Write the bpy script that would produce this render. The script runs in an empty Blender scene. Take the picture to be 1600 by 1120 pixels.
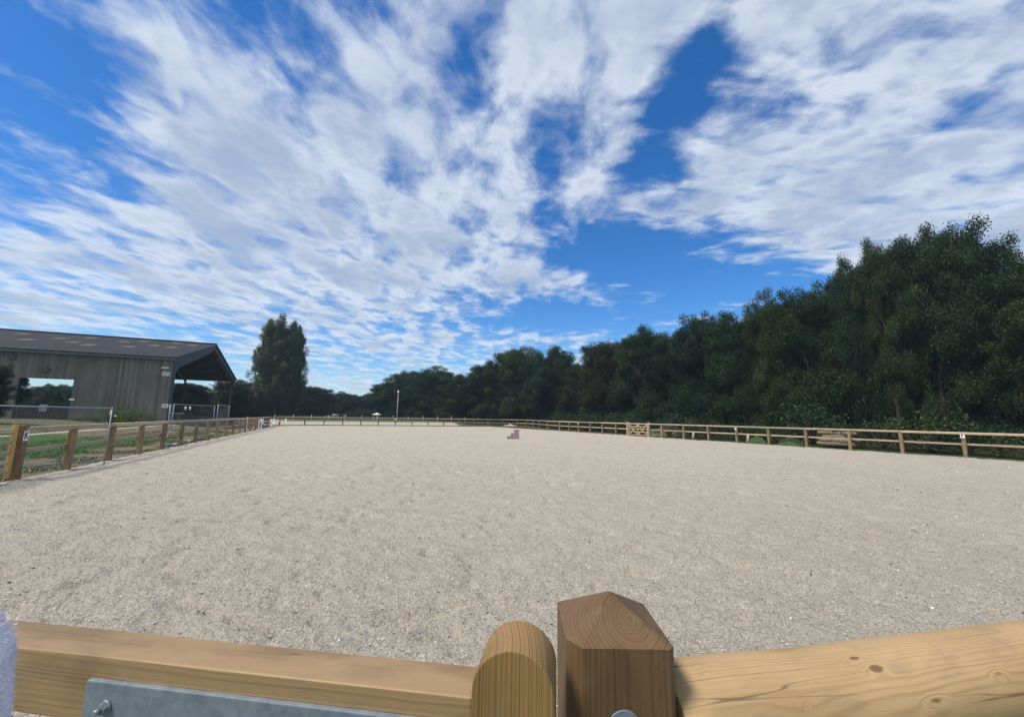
import bpy, bmesh, math, random
import numpy as np
from mathutils import Vector, Matrix
random.seed(7)
RNG = np.random.default_rng(11)
SC = bpy.context.scene
COL = SC.collection

# ------------------------------------------------------------------ camera
F, PITCH, ROLL, CAMH = 640.0, 0.142, -0.015, 1.668
cp, sp, cr, sr = math.cos(PITCH), math.sin(PITCH), math.cos(ROLL), math.sin(ROLL)
X0, F0, U0 = Vector((1, 0, 0)), Vector((0, cp, sp)), Vector((0, -sp, cp))
cam_r = X0 * cr - U0 * sr
cam_u = X0 * sr + U0 * cr
cam = bpy.data.cameras.new('camera')
cam.sensor_width = 36.0
cam.lens = F / 1600.0 * 36.0
cam.clip_start, cam.clip_end = 0.02, 5000
cam_o = bpy.data.objects.new('camera', cam)
COL.objects.link(cam_o)
M = Matrix.Identity(4)
for i in range(3):
    M[i][0], M[i][1], M[i][2] = cam_r[i], cam_u[i], -F0[i]
M[2][3] = CAMH
cam_o.matrix_world = M
SC.camera = cam_o

def ray(px, py):
    x, y = (px - 800) / F, -(py - 560) / F
    return F0 + cam_r * x + cam_u * y
def at(px, py, Y):                       # the point at forward distance Y seen at that spot
    d = ray(px, py)
    return Vector((0, 0, CAMH)) + d * (Y / d.y)
def gnd(px, py, z=0.0):
    d = ray(px, py)
    return Vector((0, 0, CAMH)) + d * ((z - CAMH) / d.z)

SC.view_settings.view_transform = 'Standard'
SC.view_settings.look = 'None'
SC.view_settings.gamma = 1
SC.view_settings.exposure = 0.92
SC.cycles.max_bounces = 6
SC.cycles.transparent_max_bounces = 8

# ------------------------------------------------------------------ node helper
class NT:
    def __init__(s, tree): s.t = tree; s.n = tree.nodes; s.l = tree.links
    def new(s, typ, **kw):
        n = s.n.new(typ)
        for k, v in kw.items(): setattr(n, k, v)
        return n
    def put(s, sock, v):
        if isinstance(v, bpy.types.NodeSocket): s.l.new(v, sock)
        elif v is not None: sock.default_value = v
    def m(s, op, a, b=None, c=None, clamp=False):
        n = s.new('ShaderNodeMath', operation=op, use_clamp=clamp)
        for i, v in enumerate((a, b, c)):
            if v is not None: s.put(n.inputs[i], v)
        return n.outputs[0]
    def vm(s, op, a, b=None):
        n = s.new('ShaderNodeVectorMath', operation=op)
        s.put(n.inputs[0], a)
        if b is not None: s.put(n.inputs[1], b)
        return n.outputs[0]
    def mix(s, fac, a, b, blend='MIX'):
        n = s.new('ShaderNodeMix', data_type='RGBA', blend_type=blend)
        s.put(n.inputs[0], fac); s.put(n.inputs[6], a); s.put(n.inputs[7], b)
        return n.outputs[2]
    def noise(s, vec, scale, detail=4, rough=.55, dist=0.0, dim='3D'):
        n = s.new('ShaderNodeTexNoise', noise_dimensions=dim)
        if vec is not None: s.put(n.inputs['Vector'], vec)
        n.inputs['Scale'].default_value = scale; n.inputs['Detail'].default_value = detail
        n.inputs['Roughness'].default_value = rough; n.inputs['Distortion'].default_value = dist
        return n.outputs[0]
    def mr(s, v, a, b, c=0.0, d=1.0, smooth=False):
        n = s.new('ShaderNodeMapRange', interpolation_type='SMOOTHSTEP' if smooth else 'LINEAR')
        s.put(n.inputs[0], v)
        for i, q in enumerate((a, b, c, d)): n.inputs[i + 1].default_value = q
        return n.outputs[0]
    def comb(s, x, y, z):
        n = s.new('ShaderNodeCombineXYZ')
        for i, v in enumerate((x, y, z)): s.put(n.inputs[i], v)
        return n.outputs[0]
    def sep(s, v):
        n = s.new('ShaderNodeSeparateXYZ'); s.put(n.inputs[0], v); return n.outputs
    def bump(s, h, strength, dist):
        n = s.new('ShaderNodeBump'); s.put(n.inputs['Height'], h)
        n.inputs['Strength'].default_value = strength; n.inputs['Distance'].default_value = dist
        return n.outputs[0]

# ------------------------------------------------------------------ sky
SUN_EL, SUN_AZ = math.radians(56), math.radians(-120)      # azimuth measured from straight ahead towards the right
W = bpy.data.worlds.new('World'); SC.world = W; W.use_nodes = True
W.node_tree.nodes.clear()
w = NT(W.node_tree)
sky = w.new('ShaderNodeTexSky', sky_type='NISHITA')
sky.sun_disc = False; sky.sun_elevation = SUN_EL; sky.sun_rotation = SUN_AZ
sky.altitude = 60; sky.air_density = 1.0; sky.dust_density = 0.3; sky.ozone_density = 2.5
hs = w.new('ShaderNodeHueSaturation'); hs.inputs['Saturation'].default_value = 1.32
w.l.new(sky.outputs[0], hs.inputs['Color'])
bg_sky = w.new('ShaderNodeBackground'); bg_sky.inputs[1].default_value = 0.076
w.put(bg_sky.inputs[0], w.mix(1.0, hs.outputs[0], (.70, .91, 1.10, 1), 'MULTIPLY'))
tc = w.new('ShaderNodeTexCoord').outputs['Generated']
dx, dy, dz = w.sep(tc)
zc = w.m('MAXIMUM', dz, 0.0)
zs = w.m('ADD', zc, 0.05)
qx, qy = w.m('DIVIDE', dx, zs), w.m('DIVIDE', dy, zs)    # a flat cloud deck seen in perspective
AZ = w.m('ARCTAN2', dx, dy)
EL = w.m('ARCSINE', dz)
def azel(px, py):
    d = ray(px, py).normalized()
    return math.atan2(d.x, d.y), math.asin(max(-1, min(1, d.z)))
# where the banks of cloud lie: (centre, half sizes and tilt measured on the photograph, amount)
BLOBS = [
 (250,90,110,190,-30,.55),(430,190,150,240,-42,.55),(620,130,110,110,-20,.55),(600,330,270,120,22,.85),(760,280,100,110,10,.6),
 (200,300,330,50,12,.6),(300,400,300,60,12,.5),(430,470,420,55,8,.75),(120,440,200,50,5,.4),(100,500,160,18,4,.4),
 (640,420,130,60,15,.6),(640,545,150,22,5,.45),(540,603,170,14,0,.75),(350,545,120,12,4,.4),(60,492,90,12,3,.4),(430,560,90,30,0,.3),
 (930,40,230,90,0,.75),(1250,30,140,50,-15,.55),(1490,60,170,90,0,.6),(300,140,60,120,-45,.4),(920,170,95,120,0,.75),(920,290,40,60,10,.6),(985,321,28,13,0,.7),(250,560,260,16,6,.35),
 (1380,120,330,170,-20,.75),(1300,300,260,90,8,.85),(1130,290,110,100,30,.55),(1500,330,250,110,0,.65),(1290,405,90,34,20,.7),(1500,400,140,60,0,.4),(30,480,90,22,5,.4),
 (905,452,80,26,14,.5),(860,425,90,16,14,.3),(1130,478,50,10,-5,.3),(915,553,22,18,0,.5),(720,575,90,12,0,.4),
 (90,130,120,120,-40,-.75),(20,30,90,60,-20,-.2),(120,280,190,26,14,-.6),(60,345,120,14,12,-.3),(735,70,30,60,-15,-.40),(830,190,60,80,0,.40),(700,110,50,24,0,-.45),(860,300,28,75,-10,-.55),
 (1065,160,44,170,25,-.95),(1000,250,40,50,20,-.4),(385,20,70,60,-40,-.6),(960,390,110,42,0,-.9),(1060,440,150,36,0,-.8),
 (760,470,90,20,10,-.3),(860,500,200,20,0,-.8),(1200,440,70,20,10,-.5),(540,480,60,14,8,-.25),(350,505,160,12,8,-.2),(1525,110,60,22,20,-.45),(470,130,60,16,-35,-.3),
]
cov = None
for (px, py, rx, ry, ang, amt) in BLOBS:
    a0, e0 = azel(px, py)
    ax, ex = azel(px + 10, py); ay, ey = azel(px, py + 10)
    # local jacobian: image offset -> (az, el); invert it so the bank keeps its outline on the sky
    J = np.array([[(ax - a0) / 10, (ay - a0) / 10], [(ex - e0) / 10, (ey - e0) / 10]])
    t = math.radians(ang); R2 = np.array([[math.cos(t), math.sin(t)], [-math.sin(t), math.cos(t)]])
    B = np.diag([1 / rx, 1 / ry]) @ R2 @ np.linalg.inv(J)
    da, de = w.m('SUBTRACT', AZ, a0), w.m('SUBTRACT', EL, e0)
    u = w.m('MULTIPLY_ADD', da, float(B[0, 0]), w.m('MULTIPLY', de, float(B[0, 1])))
    v = w.m('MULTIPLY_ADD', da, float(B[1, 0]), w.m('MULTIPLY', de, float(B[1, 1])))
    d2 = w.m('MULTIPLY_ADD', u, u, w.m('MULTIPLY', v, v))
    g = w.m('DIVIDE', amt, w.m('MULTIPLY_ADD', w.m('MULTIPLY', d2, d2), 1.1, w.m('ADD', 1.0, w.m('MULTIPLY', d2, .35))))
    cov = g if cov is None else w.m('ADD', cov, g)
front = w.mr(dy, -.1, .35, 0.0, 1.0, True)
cov = w.m('MULTIPLY', w.m('MULTIPLY', cov, .66), front)
back = w.m('MULTIPLY', w.m('SUBTRACT', 1.0, front), .85)  # unseen cloud behind the camera, added to brighten surfaces facing it
cov = w.m('MINIMUM', w.m('ADD', cov, back), .78)
# rotate the deck so its streets run away from the viewer
qv = w.comb(qx, qy, 0.0)
mp = w.new('ShaderNodeMapping', vector_type='POINT'); w.put(mp.inputs['Vector'], qv)
mp.inputs['Rotation'].default_value = (0, 0, math.radians(-24)); mp.inputs['Scale'].default_value = (1.25, .80, 1)
warp = w.noise(mp.outputs[0], 1.6, 3, .5)
wv = w.vm('ADD', mp.outputs[0], w.vm('SCALE', w.comb(warp, w.m('SUBTRACT', 1.0, warp), 0.0)))
w.n[-1]
mp2 = w.new('ShaderNodeMapping', vector_type='POINT'); w.put(mp2.inputs['Vector'], qv)
mp2.inputs['Rotation'].default_value = (0, 0, math.radians(-12)); mp2.inputs['Scale'].default_value = (.80, 1.35, 1)
rside = w.mr(AZ, .10, .38, 0.0, 1.0, True)
n_big = w.noise(mp.outputs[0], 1.7, 3, .5, .3)
n_a, n_b = w.noise(mp.outputs[0], 4.4, 8, .52, .35), w.noise(mp2.outputs[0], 4.8, 8, .52, .35)
n_mid = w.m('MULTIPLY_ADD', w.m('SUBTRACT', n_b, n_a), rside, n_a)
n_fine = w.noise(qv, 15.0, 4, .6, .3)
nn = w.m('MULTIPLY_ADD', w.m('SUBTRACT', n_big, .5), 1.7, w.m('MULTIPLY_ADD', w.m('SUBTRACT', n_mid, .5), 2.3, w.m('MULTIPLY', w.m('SUBTRACT', n_fine, .5), .75)))
dens = w.m('ADD', cov, nn)
alpha = w.mr(dens, -.16, .95, 0.0, 1.0, True)
alpha = w.m('POWER', alpha, 1.0)
thick = w.mr(w.m('ADD', dens, w.m('MULTIPLY', w.m('SUBTRACT', n_big, .5), .8)), .50, 1.3, 0.0, 1.0, True)
relief = w.mr(w.m('SUBTRACT', n_mid, w.m('MULTIPLY', n_big, .35)), .18, .46, 0.0, 1.0, True)
lit = w.m('MULTIPLY', w.m('SUBTRACT', 1.0, w.m('MULTIPLY', thick, .70)), w.m('MULTIPLY_ADD', relief, .70, .42))
ccol = w.mix(lit, (.27, .36, .53, 1), (.70, .77, .86, 1))
low = w.mr(dz, .02, .30, 1.0, 0.0, True)
ccol = w.mix(w.m('MULTIPLY', low, .25), ccol, (.80, .88, .95, 1))
bg_c = w.new('ShaderNodeBackground'); w.put(bg_c.inputs[0], ccol); bg_c.inputs[1].default_value = 0.58
mx = w.new('ShaderNodeMixShader'); w.put(mx.inputs[0], w.m('MULTIPLY', alpha, .93))
w.l.new(bg_sky.outputs[0], mx.inputs[1]); w.l.new(bg_c.outputs[0], mx.inputs[2])
wo = w.new('ShaderNodeOutputWorld'); w.l.new(mx.outputs[0], wo.inputs[0])
W.cycles.sampling_method = 'MANUAL'; W.cycles.sample_map_resolution = 512

sun = bpy.data.lights.new('sun', 'SUN'); sun.energy = 2.1; sun.angle = math.radians(14); sun.color = (1, .90, .76)
so = bpy.data.objects.new('sun', sun); COL.objects.link(so)
sd = Vector((math.sin(SUN_AZ) * math.cos(SUN_EL), math.cos(SUN_AZ) * math.cos(SUN_EL), math.sin(SUN_EL)))
so.rotation_euler = sd.to_track_quat('Z', 'Y').to_euler(); so.location = (0, 0, 30)

# ------------------------------------------------------------------ materials
def mat(name):
    m = bpy.data.materials.new(name); m.use_nodes = True
    m.node_tree.nodes.clear(); t = NT(m.node_tree)
    b = t.new('ShaderNodeBsdfPrincipled'); o = t.new('ShaderNodeOutputMaterial'); t.l.new(b.outputs[0], o.inputs[0])
    b.inputs['Specular IOR Level'].default_value = .3
    return m, t, b
def plain(name, c, rough=.8, metal=0, var=.25, scale=6.0, bump=0.0):
    m, t, b = mat(name)
    oc = t.new('ShaderNodeTexCoord').outputs['Object']
    n = t.noise(oc, scale, 6, .6)
    d = tuple(x * (1 - var) for x in c[:3]) + (1,); l = tuple(min(1, x * (1 + var)) for x in c[:3]) + (1,)
    t.put(b.inputs['Base Color'], t.mix(t.mr(n, .3, .7), d, l))
    b.inputs['Roughness'].default_value = rough; b.inputs['Metallic'].default_value = metal
    if bump: t.put(b.inputs['Normal'], t.bump(n, .6, bump))
    return m
def wood(name, c1, c2, axis='Z', cen=(0, 0), ring=.006, knots=(), rough=.62, grain=.5, stain=.35, seed=0.0, warp=.012, bumpd=.0012, cracks=False, vary=False):
    """solid wood: growth rings round a pith line, so side faces show grain and ends show rings"""
    m, t, b = mat(name)
    oc = t.new('ShaderNodeTexCoord').outputs['Object']
    oc = t.vm('ADD', oc, (0, 0, 0))
    X, Y, Z = t.sep(oc)
    A, B, L = {'Z': (X, Y, Z), 'X': (Y, Z, X), 'Y': (X, Z, Y)}[axis]
    rnd = t.new('ShaderNodeObjectInfo').outputs['Random']
    if not knots and vary: L = t.m('MULTIPLY_ADD', rnd, 23.0, L)
    a, bb = t.m('SUBTRACT', A, cen[0]), t.m('SUBTRACT', B, cen[1])
    lv = t.comb(t.m('MULTIPLY', A, 5.0), t.m('MULTIPLY', B, 5.0), t.m('MULTIPLY_ADD', L, 1.6, seed))
    n1 = t.m('SUBTRACT', t.noise(lv, 1.6, 3, .5), .5)
    r = t.m('SQRT', t.m('MULTIPLY_ADD', a, a, t.m('MULTIPLY', bb, bb)))
    r = t.m('MULTIPLY_ADD', n1, warp * 2, r)
    r = t.m('MULTIPLY_ADD', t.m('SUBTRACT', t.noise(t.comb(t.m('MULTIPLY', r, .35 / ring), 0.0, t.m('MULTIPLY', L, .3)), 1.0, 2, .5), .5), ring * 2.6, r)
    kmask = None
    for (kl, ka, kb, kr, kx) in knots:            # along, across, across, radius, stretch along
        dl = t.m('MULTIPLY', t.m('SUBTRACT', L, kl), 1.0 / kx)
        da, db = t.m('SUBTRACT', A, ka), t.m('SUBTRACT', B, kb)
        d = t.m('SQRT', t.m('ADD', t.m('MULTIPLY', dl, dl), t.m('MULTIPLY_ADD', da, da, t.m('MULTIPLY', db, db))))
        d = t.m('ADD', d, t.m('MULTIPLY', n1, kr * .8))
        r = t.m('ADD', r, t.m('MULTIPLY', t.mr(d, kr * .5, kr * 2.6, 1, 0, True), ring * 1.3))
        k = t.mr(d, kr * .55, kr * 1.05, 1, 0, True)
        kmask = k if kmask is None else t.m('MAXIMUM', kmask, k)
    rings = t.m('SINE', t.m('MULTIPLY', r, 6.2832 / ring))
    rings = t.m('POWER', t.m('MULTIPLY_ADD', rings, .5, .5), 1.8)
    rv = t.noise(t.comb(t.m('MULTIPLY', r, .9 / ring), 0.0, t.m('MULTIPLY', L, .7)), 1.0, 2, .6)
    rings = t.m('MULTIPLY', rings, t.mr(rv, .32, .68, .15, 1.25))
    fv = t.comb(t.m('MULTIPLY', A, 60.0), t.m('MULTIPLY', B, 60.0), t.m('MULTIPLY_ADD', L, 3.0, seed))
    fib = t.noise(fv, 6.0, 4, .65)
    sv = t.comb(t.m('MULTIPLY', A, 2.0), t.m('MULTIPLY', B, 2.0), t.m('MULTIPLY_ADD', L, .9, seed * 1.7))
    st = t.noise(sv, 4.0, 4, .55)
    fv2 = t.comb(t.m('MULTIPLY', A, 260.0), t.m('MULTIPLY', B, 260.0), t.m('MULTIPLY_ADD', L, 5.0, seed))
    fib2 = t.noise(fv2, 3.0, 3, .7)
    f = t.m('ADD', t.m('MULTIPLY', rings, grain), t.m('ADD', t.m('MULTIPLY', fib, .30), t.m('MULTIPLY', t.mr(fib2, .45, .75), .35)), clamp=True)
    col = t.mix(f, c1, c2)
    col = t.mix(t.m('MULTIPLY', t.mr(st, .42, .68, 0, 1, True), stain), col, tuple(x * .45 for x in c2[:3]) + (1,))
    sv2 = t.noise(t.comb(t.m('MULTIPLY', A, 9.0), t.m('MULTIPLY', B, 9.0), t.m('MULTIPLY_ADD', L, 4.0, seed)), 2.2, 5, .6)
    col = t.mix(t.mr(sv2, .52, .72, 0, .35, True), col, (.20, .16, .115, 1))
    if kmask is not None:
        col = t.mix(t.m('MULTIPLY', kmask, .72), col, (.095, .048, .022, 1))
    if cracks:
        ck = t.noise(t.comb(t.m('MULTIPLY', A, 26.0), t.m('MULTIPLY', B, 26.0), t.m('MULTIPLY', L, 1.0)), 1.0, 2, .4)
        ckm = t.m('MULTIPLY', t.mr(t.m('ABSOLUTE', t.m('SUBTRACT', ck, .5)), 0.0, .007, 1, 0), t.mr(st, .45, .55))
        col = t.mix(t.m('MULTIPLY', ckm, .6), col, (.03, .017, .008, 1))
    if vary:
        col = t.mix(1.0, col, t.mix(rnd, (.74, .76, .80, 1), (1.22, 1.16, 1.10, 1)), 'MULTIPLY')
    t.put(b.inputs['Base Color'], col)
    b.inputs['Roughness'].default_value = rough
    t.put(b.inputs['Normal'], t.bump(t.m('ADD', t.m('MULTIPLY', fib, .8), t.m('ADD', rings, t.m('MULTIPLY', fib2, .6))), .5, bumpd))
    return m

def sandmat():
    m, t, b = mat('arena_sand')
    oc = t.new('ShaderNodeTexCoord').outputs['Object']
    big = t.noise(oc, .22, 5, .55); mid = t.noise(oc, 2.3, 6, .6); fine = t.noise(oc, 60.0, 5, .7); sp_ = t.noise(oc, 22.0, 3, .6)
    c = t.mix(t.mr(big, .33, .67), (.550, .508, .422, 1), (.597, .551, .452, 1))
    c = t.mix(t.mr(mid, .35, .7, 0, .35), c, (.37, .32, .26, 1))
    sp2 = t.noise(oc, 38.0, 4, .65, .6)
    c = t.mix(t.mr(sp_, .50, .70, 0, .6), c, (.60, .54, .45, 1))
    c = t.mix(t.mr(sp2, .52, .66, 0, .55), c, (.24, .19, .145, 1))
    c = t.mix(t.mr(fine, .50, .62, 0, .7), c, (.20, .165, .13, 1))
    v = t.new('ShaderNodeTexVoronoi', feature='F1'); t.put(v.inputs['Vector'], oc); v.inputs['Scale'].default_value = 26.0
    wn = t.new('ShaderNodeTexWhiteNoise', noise_dimensions='3D'); t.put(wn.inputs['Vector'], v.outputs['Position'])
    spot = t.m('MULTIPLY', t.mr(v.outputs['Distance'], .12, .22, 1, 0), t.m('GREATER_THAN', wn.outputs['Value'], .90))
    c = t.mix(spot, c, (.72, .69, .62, 1))
    t.put(b.inputs['Base Color'], c); b.inputs['Roughness'].default_value = .95
    b.inputs['Specular IOR Level'].default_value = .15
    t.put(b.inputs['Normal'], t.bump(t.m('ADD', t.m('MULTIPLY', fine, .6), t.m('ADD', t.m('MULTIPLY', sp_, 1.2), t.m('MULTIPLY', sp2, 1.1))), 1.0, .030))
    return m
def groundmat():
    m, t, b = mat('field_ground')
    oc = t.new('ShaderNodeTexCoord').outputs['Object']
    n1 = t.noise(oc, .35, 6, .6); n2 = t.noise(oc, 4.0, 6, .65); n3 = t.noise(oc, 30.0, 4, .7)
    grass = t.mix(t.mr(n1, .35, .65), (.040, .100, .024, 1), (.075, .140, .036, 1))
    grass = t.mix(t.mr(n3, .4, .7, 0, .6), grass, (.12, .13, .06, 1))
    dirt = t.mix(t.mr(n2, .3, .7), (.13, .10, .075, 1), (.25, .20, .15, 1))
    sand = t.mix(t.mr(n2, .3, .7), (.36, .32, .26, 1), (.50, .46, .39, 1))
    leaf = t.mix(t.mr(n2, .3, .7), (.018, .022, .012, 1), (.045, .05, .022, 1))  # woodland floor of ivy and grass, tree shade darkened into the colour
    def w_(nm, spread):
        a = t.new('ShaderNodeAttribute', attribute_name=nm).outputs['Fac']
        return t.mr(t.m('ADD', a, t.m('MULTIPLY', t.m('SUBTRACT', n2, .5), spread)), .42, .58, 0, 1, True)
    c = t.mix(w_('dirt', .75), grass, dirt)
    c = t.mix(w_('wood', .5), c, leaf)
    c = t.mix(w_('sand', .35), c, sand)
    t.put(b.inputs['Base Color'], c); b.inputs['Roughness'].default_value = .95
    b.inputs['Specular IOR Level'].default_value = .1
    t.put(b.inputs['Normal'], t.bump(t.m('ADD', n3, t.m('MULTIPLY', n2, 2.0)), .7, .05))
    return m
def leafmat(name, c1, c2, c3, trans=.25):
    m, t, b = mat(name)
    tn = t.new('ShaderNodeAttribute', attribute_name='tone').outputs['Fac']
    oc = t.new('ShaderNodeTexCoord').outputs['Object']
    n = t.noise(oc, .7, 3, .5)
    c = t.mix(tn, c1, c2); c = t.mix(t.mr(n, .52, .68, 0, .8), c, c3)
    oi = t.new('ShaderNodeObjectInfo').outputs['Random']
    c = t.mix(1.0, c, t.mix(oi, (.80, .92, 1.0, 1), (1.35, 1.22, .85, 1)), 'MULTIPLY')
    t.put(b.inputs['Base Color'], c); b.inputs['Roughness'].default_value = .55
    b.inputs['Specular IOR Level'].default_value = .25
    tr = t.new('ShaderNodeBsdfTranslucent'); t.put(tr.inputs[0], c)
    ms = t.new('ShaderNodeMixShader'); ms.inputs[0].default_value = trans
    t.l.new(b.outputs[0], ms.inputs[1]); t.l.new(tr.outputs[0], ms.inputs[2])
    out = [n for n in t.n if n.type == 'OUTPUT_MATERIAL'][0]; t.l.new(ms.outputs[0], out.inputs[0])
    return m

MS = sandmat(); MG = groundmat()
M_oak = leafmat('oak_leaves', (0.0177, 0.0382, 0.0156, 1), (0.0442, 0.0750, 0.0240, 1), (0.0607, 0.0700, 0.0204, 1))
M_ash = leafmat('ash_leaves', (0.0144, 0.0356, 0.0192, 1), (0.0331, 0.0687, 0.0288, 1), (0.0469, 0.0668, 0.0216, 1))
M_rust = leafmat('turning_leaves', (.018, .028, .013, 1), (.038, .046, .018, 1), (.058, .048, .019, 1))
M_pop = leafmat('poplar_leaves', (.050, .085, .045, 1), (.095, .135, .065, 1), (.12, .12, .065, 1))
M_bush = leafmat('bush_leaves', (.035, .075, .020, 1), (.070, .125, .035, 1), (.09, .13, .05, 1))
M_bark = plain('bark', (.085, .07, .055, 1), .9, 0, .4, 9, .02)
M_fence = wood('fence_timber', (.30, .225, .125, 1), (.20, .135, .070, 1), 'Z', (.01, .02), .02, rough=.75, stain=.5, bumpd=.002, vary=True)
M_rail = wood('rail_timber', (.50, .425, .295, 1), (.39, .31, .195, 1), 'X', (.0, .02), .02, rough=.75, stain=.3, bumpd=.002, vary=True)
M_yellow = wood('fresh_gate_timber', (.58, .40, .15, 1), (.42, .27, .09, 1), 'Z', (.01, .02), .012, rough=.7, stain=.3)
def galv():
    m, t, b = mat('galvanised_steel'); oc = t.new('ShaderNodeTexCoord').outputs['Object']
    v = t.new('ShaderNodeTexVoronoi', feature='F1'); t.put(v.inputs['Vector'], oc); v.inputs['Scale'].default_value = 95.0
    wn = t.new('ShaderNodeTexWhiteNoise', noise_dimensions='3D'); t.put(wn.inputs['Vector'], v.outputs['Position'])
    n = t.noise(oc, 26.0, 6, .65); n2 = t.noise(t.vm('MULTIPLY', oc, (1.0, 1.0, .1)), 60.0, 4, .6)
    c = t.mix(wn.outputs['Value'], (.19, .235, .285, 1), (.25, .30, .35, 1)); c = t.mix(t.mr(n, .45, .7, 0, .5), c, (.30, .345, .385, 1)); c = t.mix(t.mr(n2, .58, .75, 0, .5), c, (.20, .23, .25, 1))
    t.put(b.inputs['Base Color'], c); b.inputs['Metallic'].default_value = .35
    t.put(b.inputs['Roughness'], t.mr(n, .3, .7, .42, .66)); t.put(b.inputs['Normal'], t.bump(n, .2, .001)); return m
M_galv = galv()
M_galv_b = plain('galvanised_tube', (.30, .36, .40, 1), .5, .5, .12, 8)
M_white = plain('white_paint', (.80, .80, .78, 1), .5, 0, .05, 5)
M_ink = plain('black_lettering', (.02, .022, .04, 1), .5, 0, .1, 5)
M_concrete = plain('concrete', (.38, .37, .34, 1), .9, 0, .2, 20, .003)

# ------------------------------------------------------------------ mesh helpers
def link(name, me, parent=None, loc=None, rot=None):
    o = bpy.data.objects.new(name, me); COL.objects.link(o)
    if parent is not None: o.parent = parent
    if loc is not None: o.location = loc
    if rot is not None: o.rotation_euler = rot
    return o
def tag(o, label=None, cat=None, group=None, kind=None):
    if label: o['label'] = label
    if cat: o['category'] = cat
    if group: o['group'] = group
    if kind: o['kind'] = kind
    return o
def empty(name, loc, rz=0.0, label=None, cat=None, group=None):
    o = bpy.data.objects.new(name, None); COL.objects.link(o)
    o.location = loc; o.rotation_euler = (0, 0, rz); o.empty_display_size = .2
    return tag(o, label, cat, group)
def copy_tree(o, parent=None):
    c = o.copy(); COL.objects.link(c)
    if parent is not None: c.parent = parent
    for ch in list(o.children): copy_tree(ch, c)
    return c
class MB:
    def __init__(s): s.v = []; s.f = []; s.mi = []; s.smooth = []
    def add(s, vs, fs, mi=0, smooth=False):
        n = len(s.v); s.v += [tuple(v) for v in vs]
        s.f += [tuple(i + n for i in f) for f in fs]; s.mi += [mi] * len(fs); s.smooth += [smooth] * len(fs)
        return s
    def box(s, x0, x1, y0, y1, z0, z1, mi=0):
        return s.add([(x0,y0,z0),(x1,y0,z0),(x1,y1,z0),(x0,y1,z0),(x0,y0,z1),(x1,y0,z1),(x1,y1,z1),(x0,y1,z1)],
                     [(0,3,2,1),(4,5,6,7),(0,1,5,4),(1,2,6,5),(2,3,7,6),(3,0,4,7)], mi)
    def bar(s, p, q, w_, h_, up=(0,0,1), mi=0):
        p, q = Vector(p), Vector(q); d = (q - p).normalized(); up = Vector(up)
        a = d.cross(up)
        if a.length < 1e-4: a = d.cross(Vector((1, 0, 0)))
        a.normalize(); b = a.cross(d).normalized()
        vs = []
        for c in (p, q):
            for sx, sy in ((-1,-1),(1,-1),(1,1),(-1,1)): vs.append(c + a * (sx * w_ / 2) + b * (sy * h_ / 2))
        return s.add(vs, [(0,1,2,3)[::-1],(4,5,6,7),(0,4,5,1)[::-1],(1,5,6,2)[::-1],(2,6,7,3)[::-1],(3,7,4,0)[::-1]][0:6], mi)
    def tube(s, pts, rs, n=10, mi=0, caps=True, smooth=True):
        pts = [Vector(p) for p in pts]
        if not hasattr(rs, '__len__'): rs = [rs] * len(pts)
        vs = []; ref = Vector((0.31, .17, .93))
        for i, p in enumerate(pts):
            d = (pts[min(i + 1, len(pts) - 1)] - pts[max(i - 1, 0)]).normalized()
            a = d.cross(ref)
            if a.length < .05: a = d.cross(Vector((1, 0, 0)))
            a.normalize(); b = d.cross(a)
            for k in range(n):
                t = 2 * math.pi * k / n; vs.append(p + (a * math.cos(t) + b * math.sin(t)) * rs[i])
        fs = [(i * n + k, i * n + (k + 1) % n, (i + 1) * n + (k + 1) % n, (i + 1) * n + k) for i in range(len(pts) - 1) for k in range(n)]
        s.add(vs, fs, mi, smooth)
        if caps:
            m_ = len(s.v) - len(vs)
            s.f += [tuple(m_ + k for k in range(n))[::-1], tuple(m_ + (len(pts) - 1) * n + k for k in range(n))]
            s.mi += [mi, mi]; s.smooth += [False, False]
        return s
    def mesh(s, name, mats, bevel=0.0, seg=2):
        me = bpy.data.meshes.new(name)
        me.from_pydata([tuple(v) for v in s.v], [], s.f)
        for m_ in (mats if isinstance(mats, (list, tuple)) else [mats]): me.materials.append(m_)
        me.polygons.foreach_set('material_index', s.mi); me.polygons.foreach_set('use_smooth', s.smooth)
        if bevel:
            bm = bmesh.new(); bm.from_mesh(me)
            bmesh.ops.recalc_face_normals(bm, faces=bm.faces)
            bmesh.ops.bevel(bm, geom=bm.edges[:], offset=bevel, segments=seg, profile=.6, affect='EDGES', clamp_overlap=True)
            bm.to_mesh(me); bm.free()
        else:
            bm = bmesh.new(); bm.from_mesh(me); bmesh.ops.recalc_face_normals(bm, faces=bm.faces); bm.to_mesh(me); bm.free()
        me.update(); return me
    def build(s, name, mats, parent=None, loc=None, rot=None, bevel=0.0, seg=2):
        return link(name, s.mesh(name, mats, bevel, seg), parent, loc, rot)
def npmesh(name, V, Fq, m, smooth=False):
    me = bpy.data.meshes.new(name)
    V = np.ascontiguousarray(V, np.float32); Fq = np.ascontiguousarray(Fq, np.int32); k = Fq.shape[1]
    me.vertices.add(len(V)); me.vertices.foreach_set('co', V.ravel())
    me.loops.add(Fq.size); me.loops.foreach_set('vertex_index', Fq.ravel())
    me.polygons.add(len(Fq)); me.polygons.foreach_set('loop_start', np.arange(len(Fq), dtype=np.int32) * k)
    me.polygons.foreach_set('use_smooth', np.full(len(Fq), smooth))
    me.materials.append(m); me.update(calc_edges=True)
    return me

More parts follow.
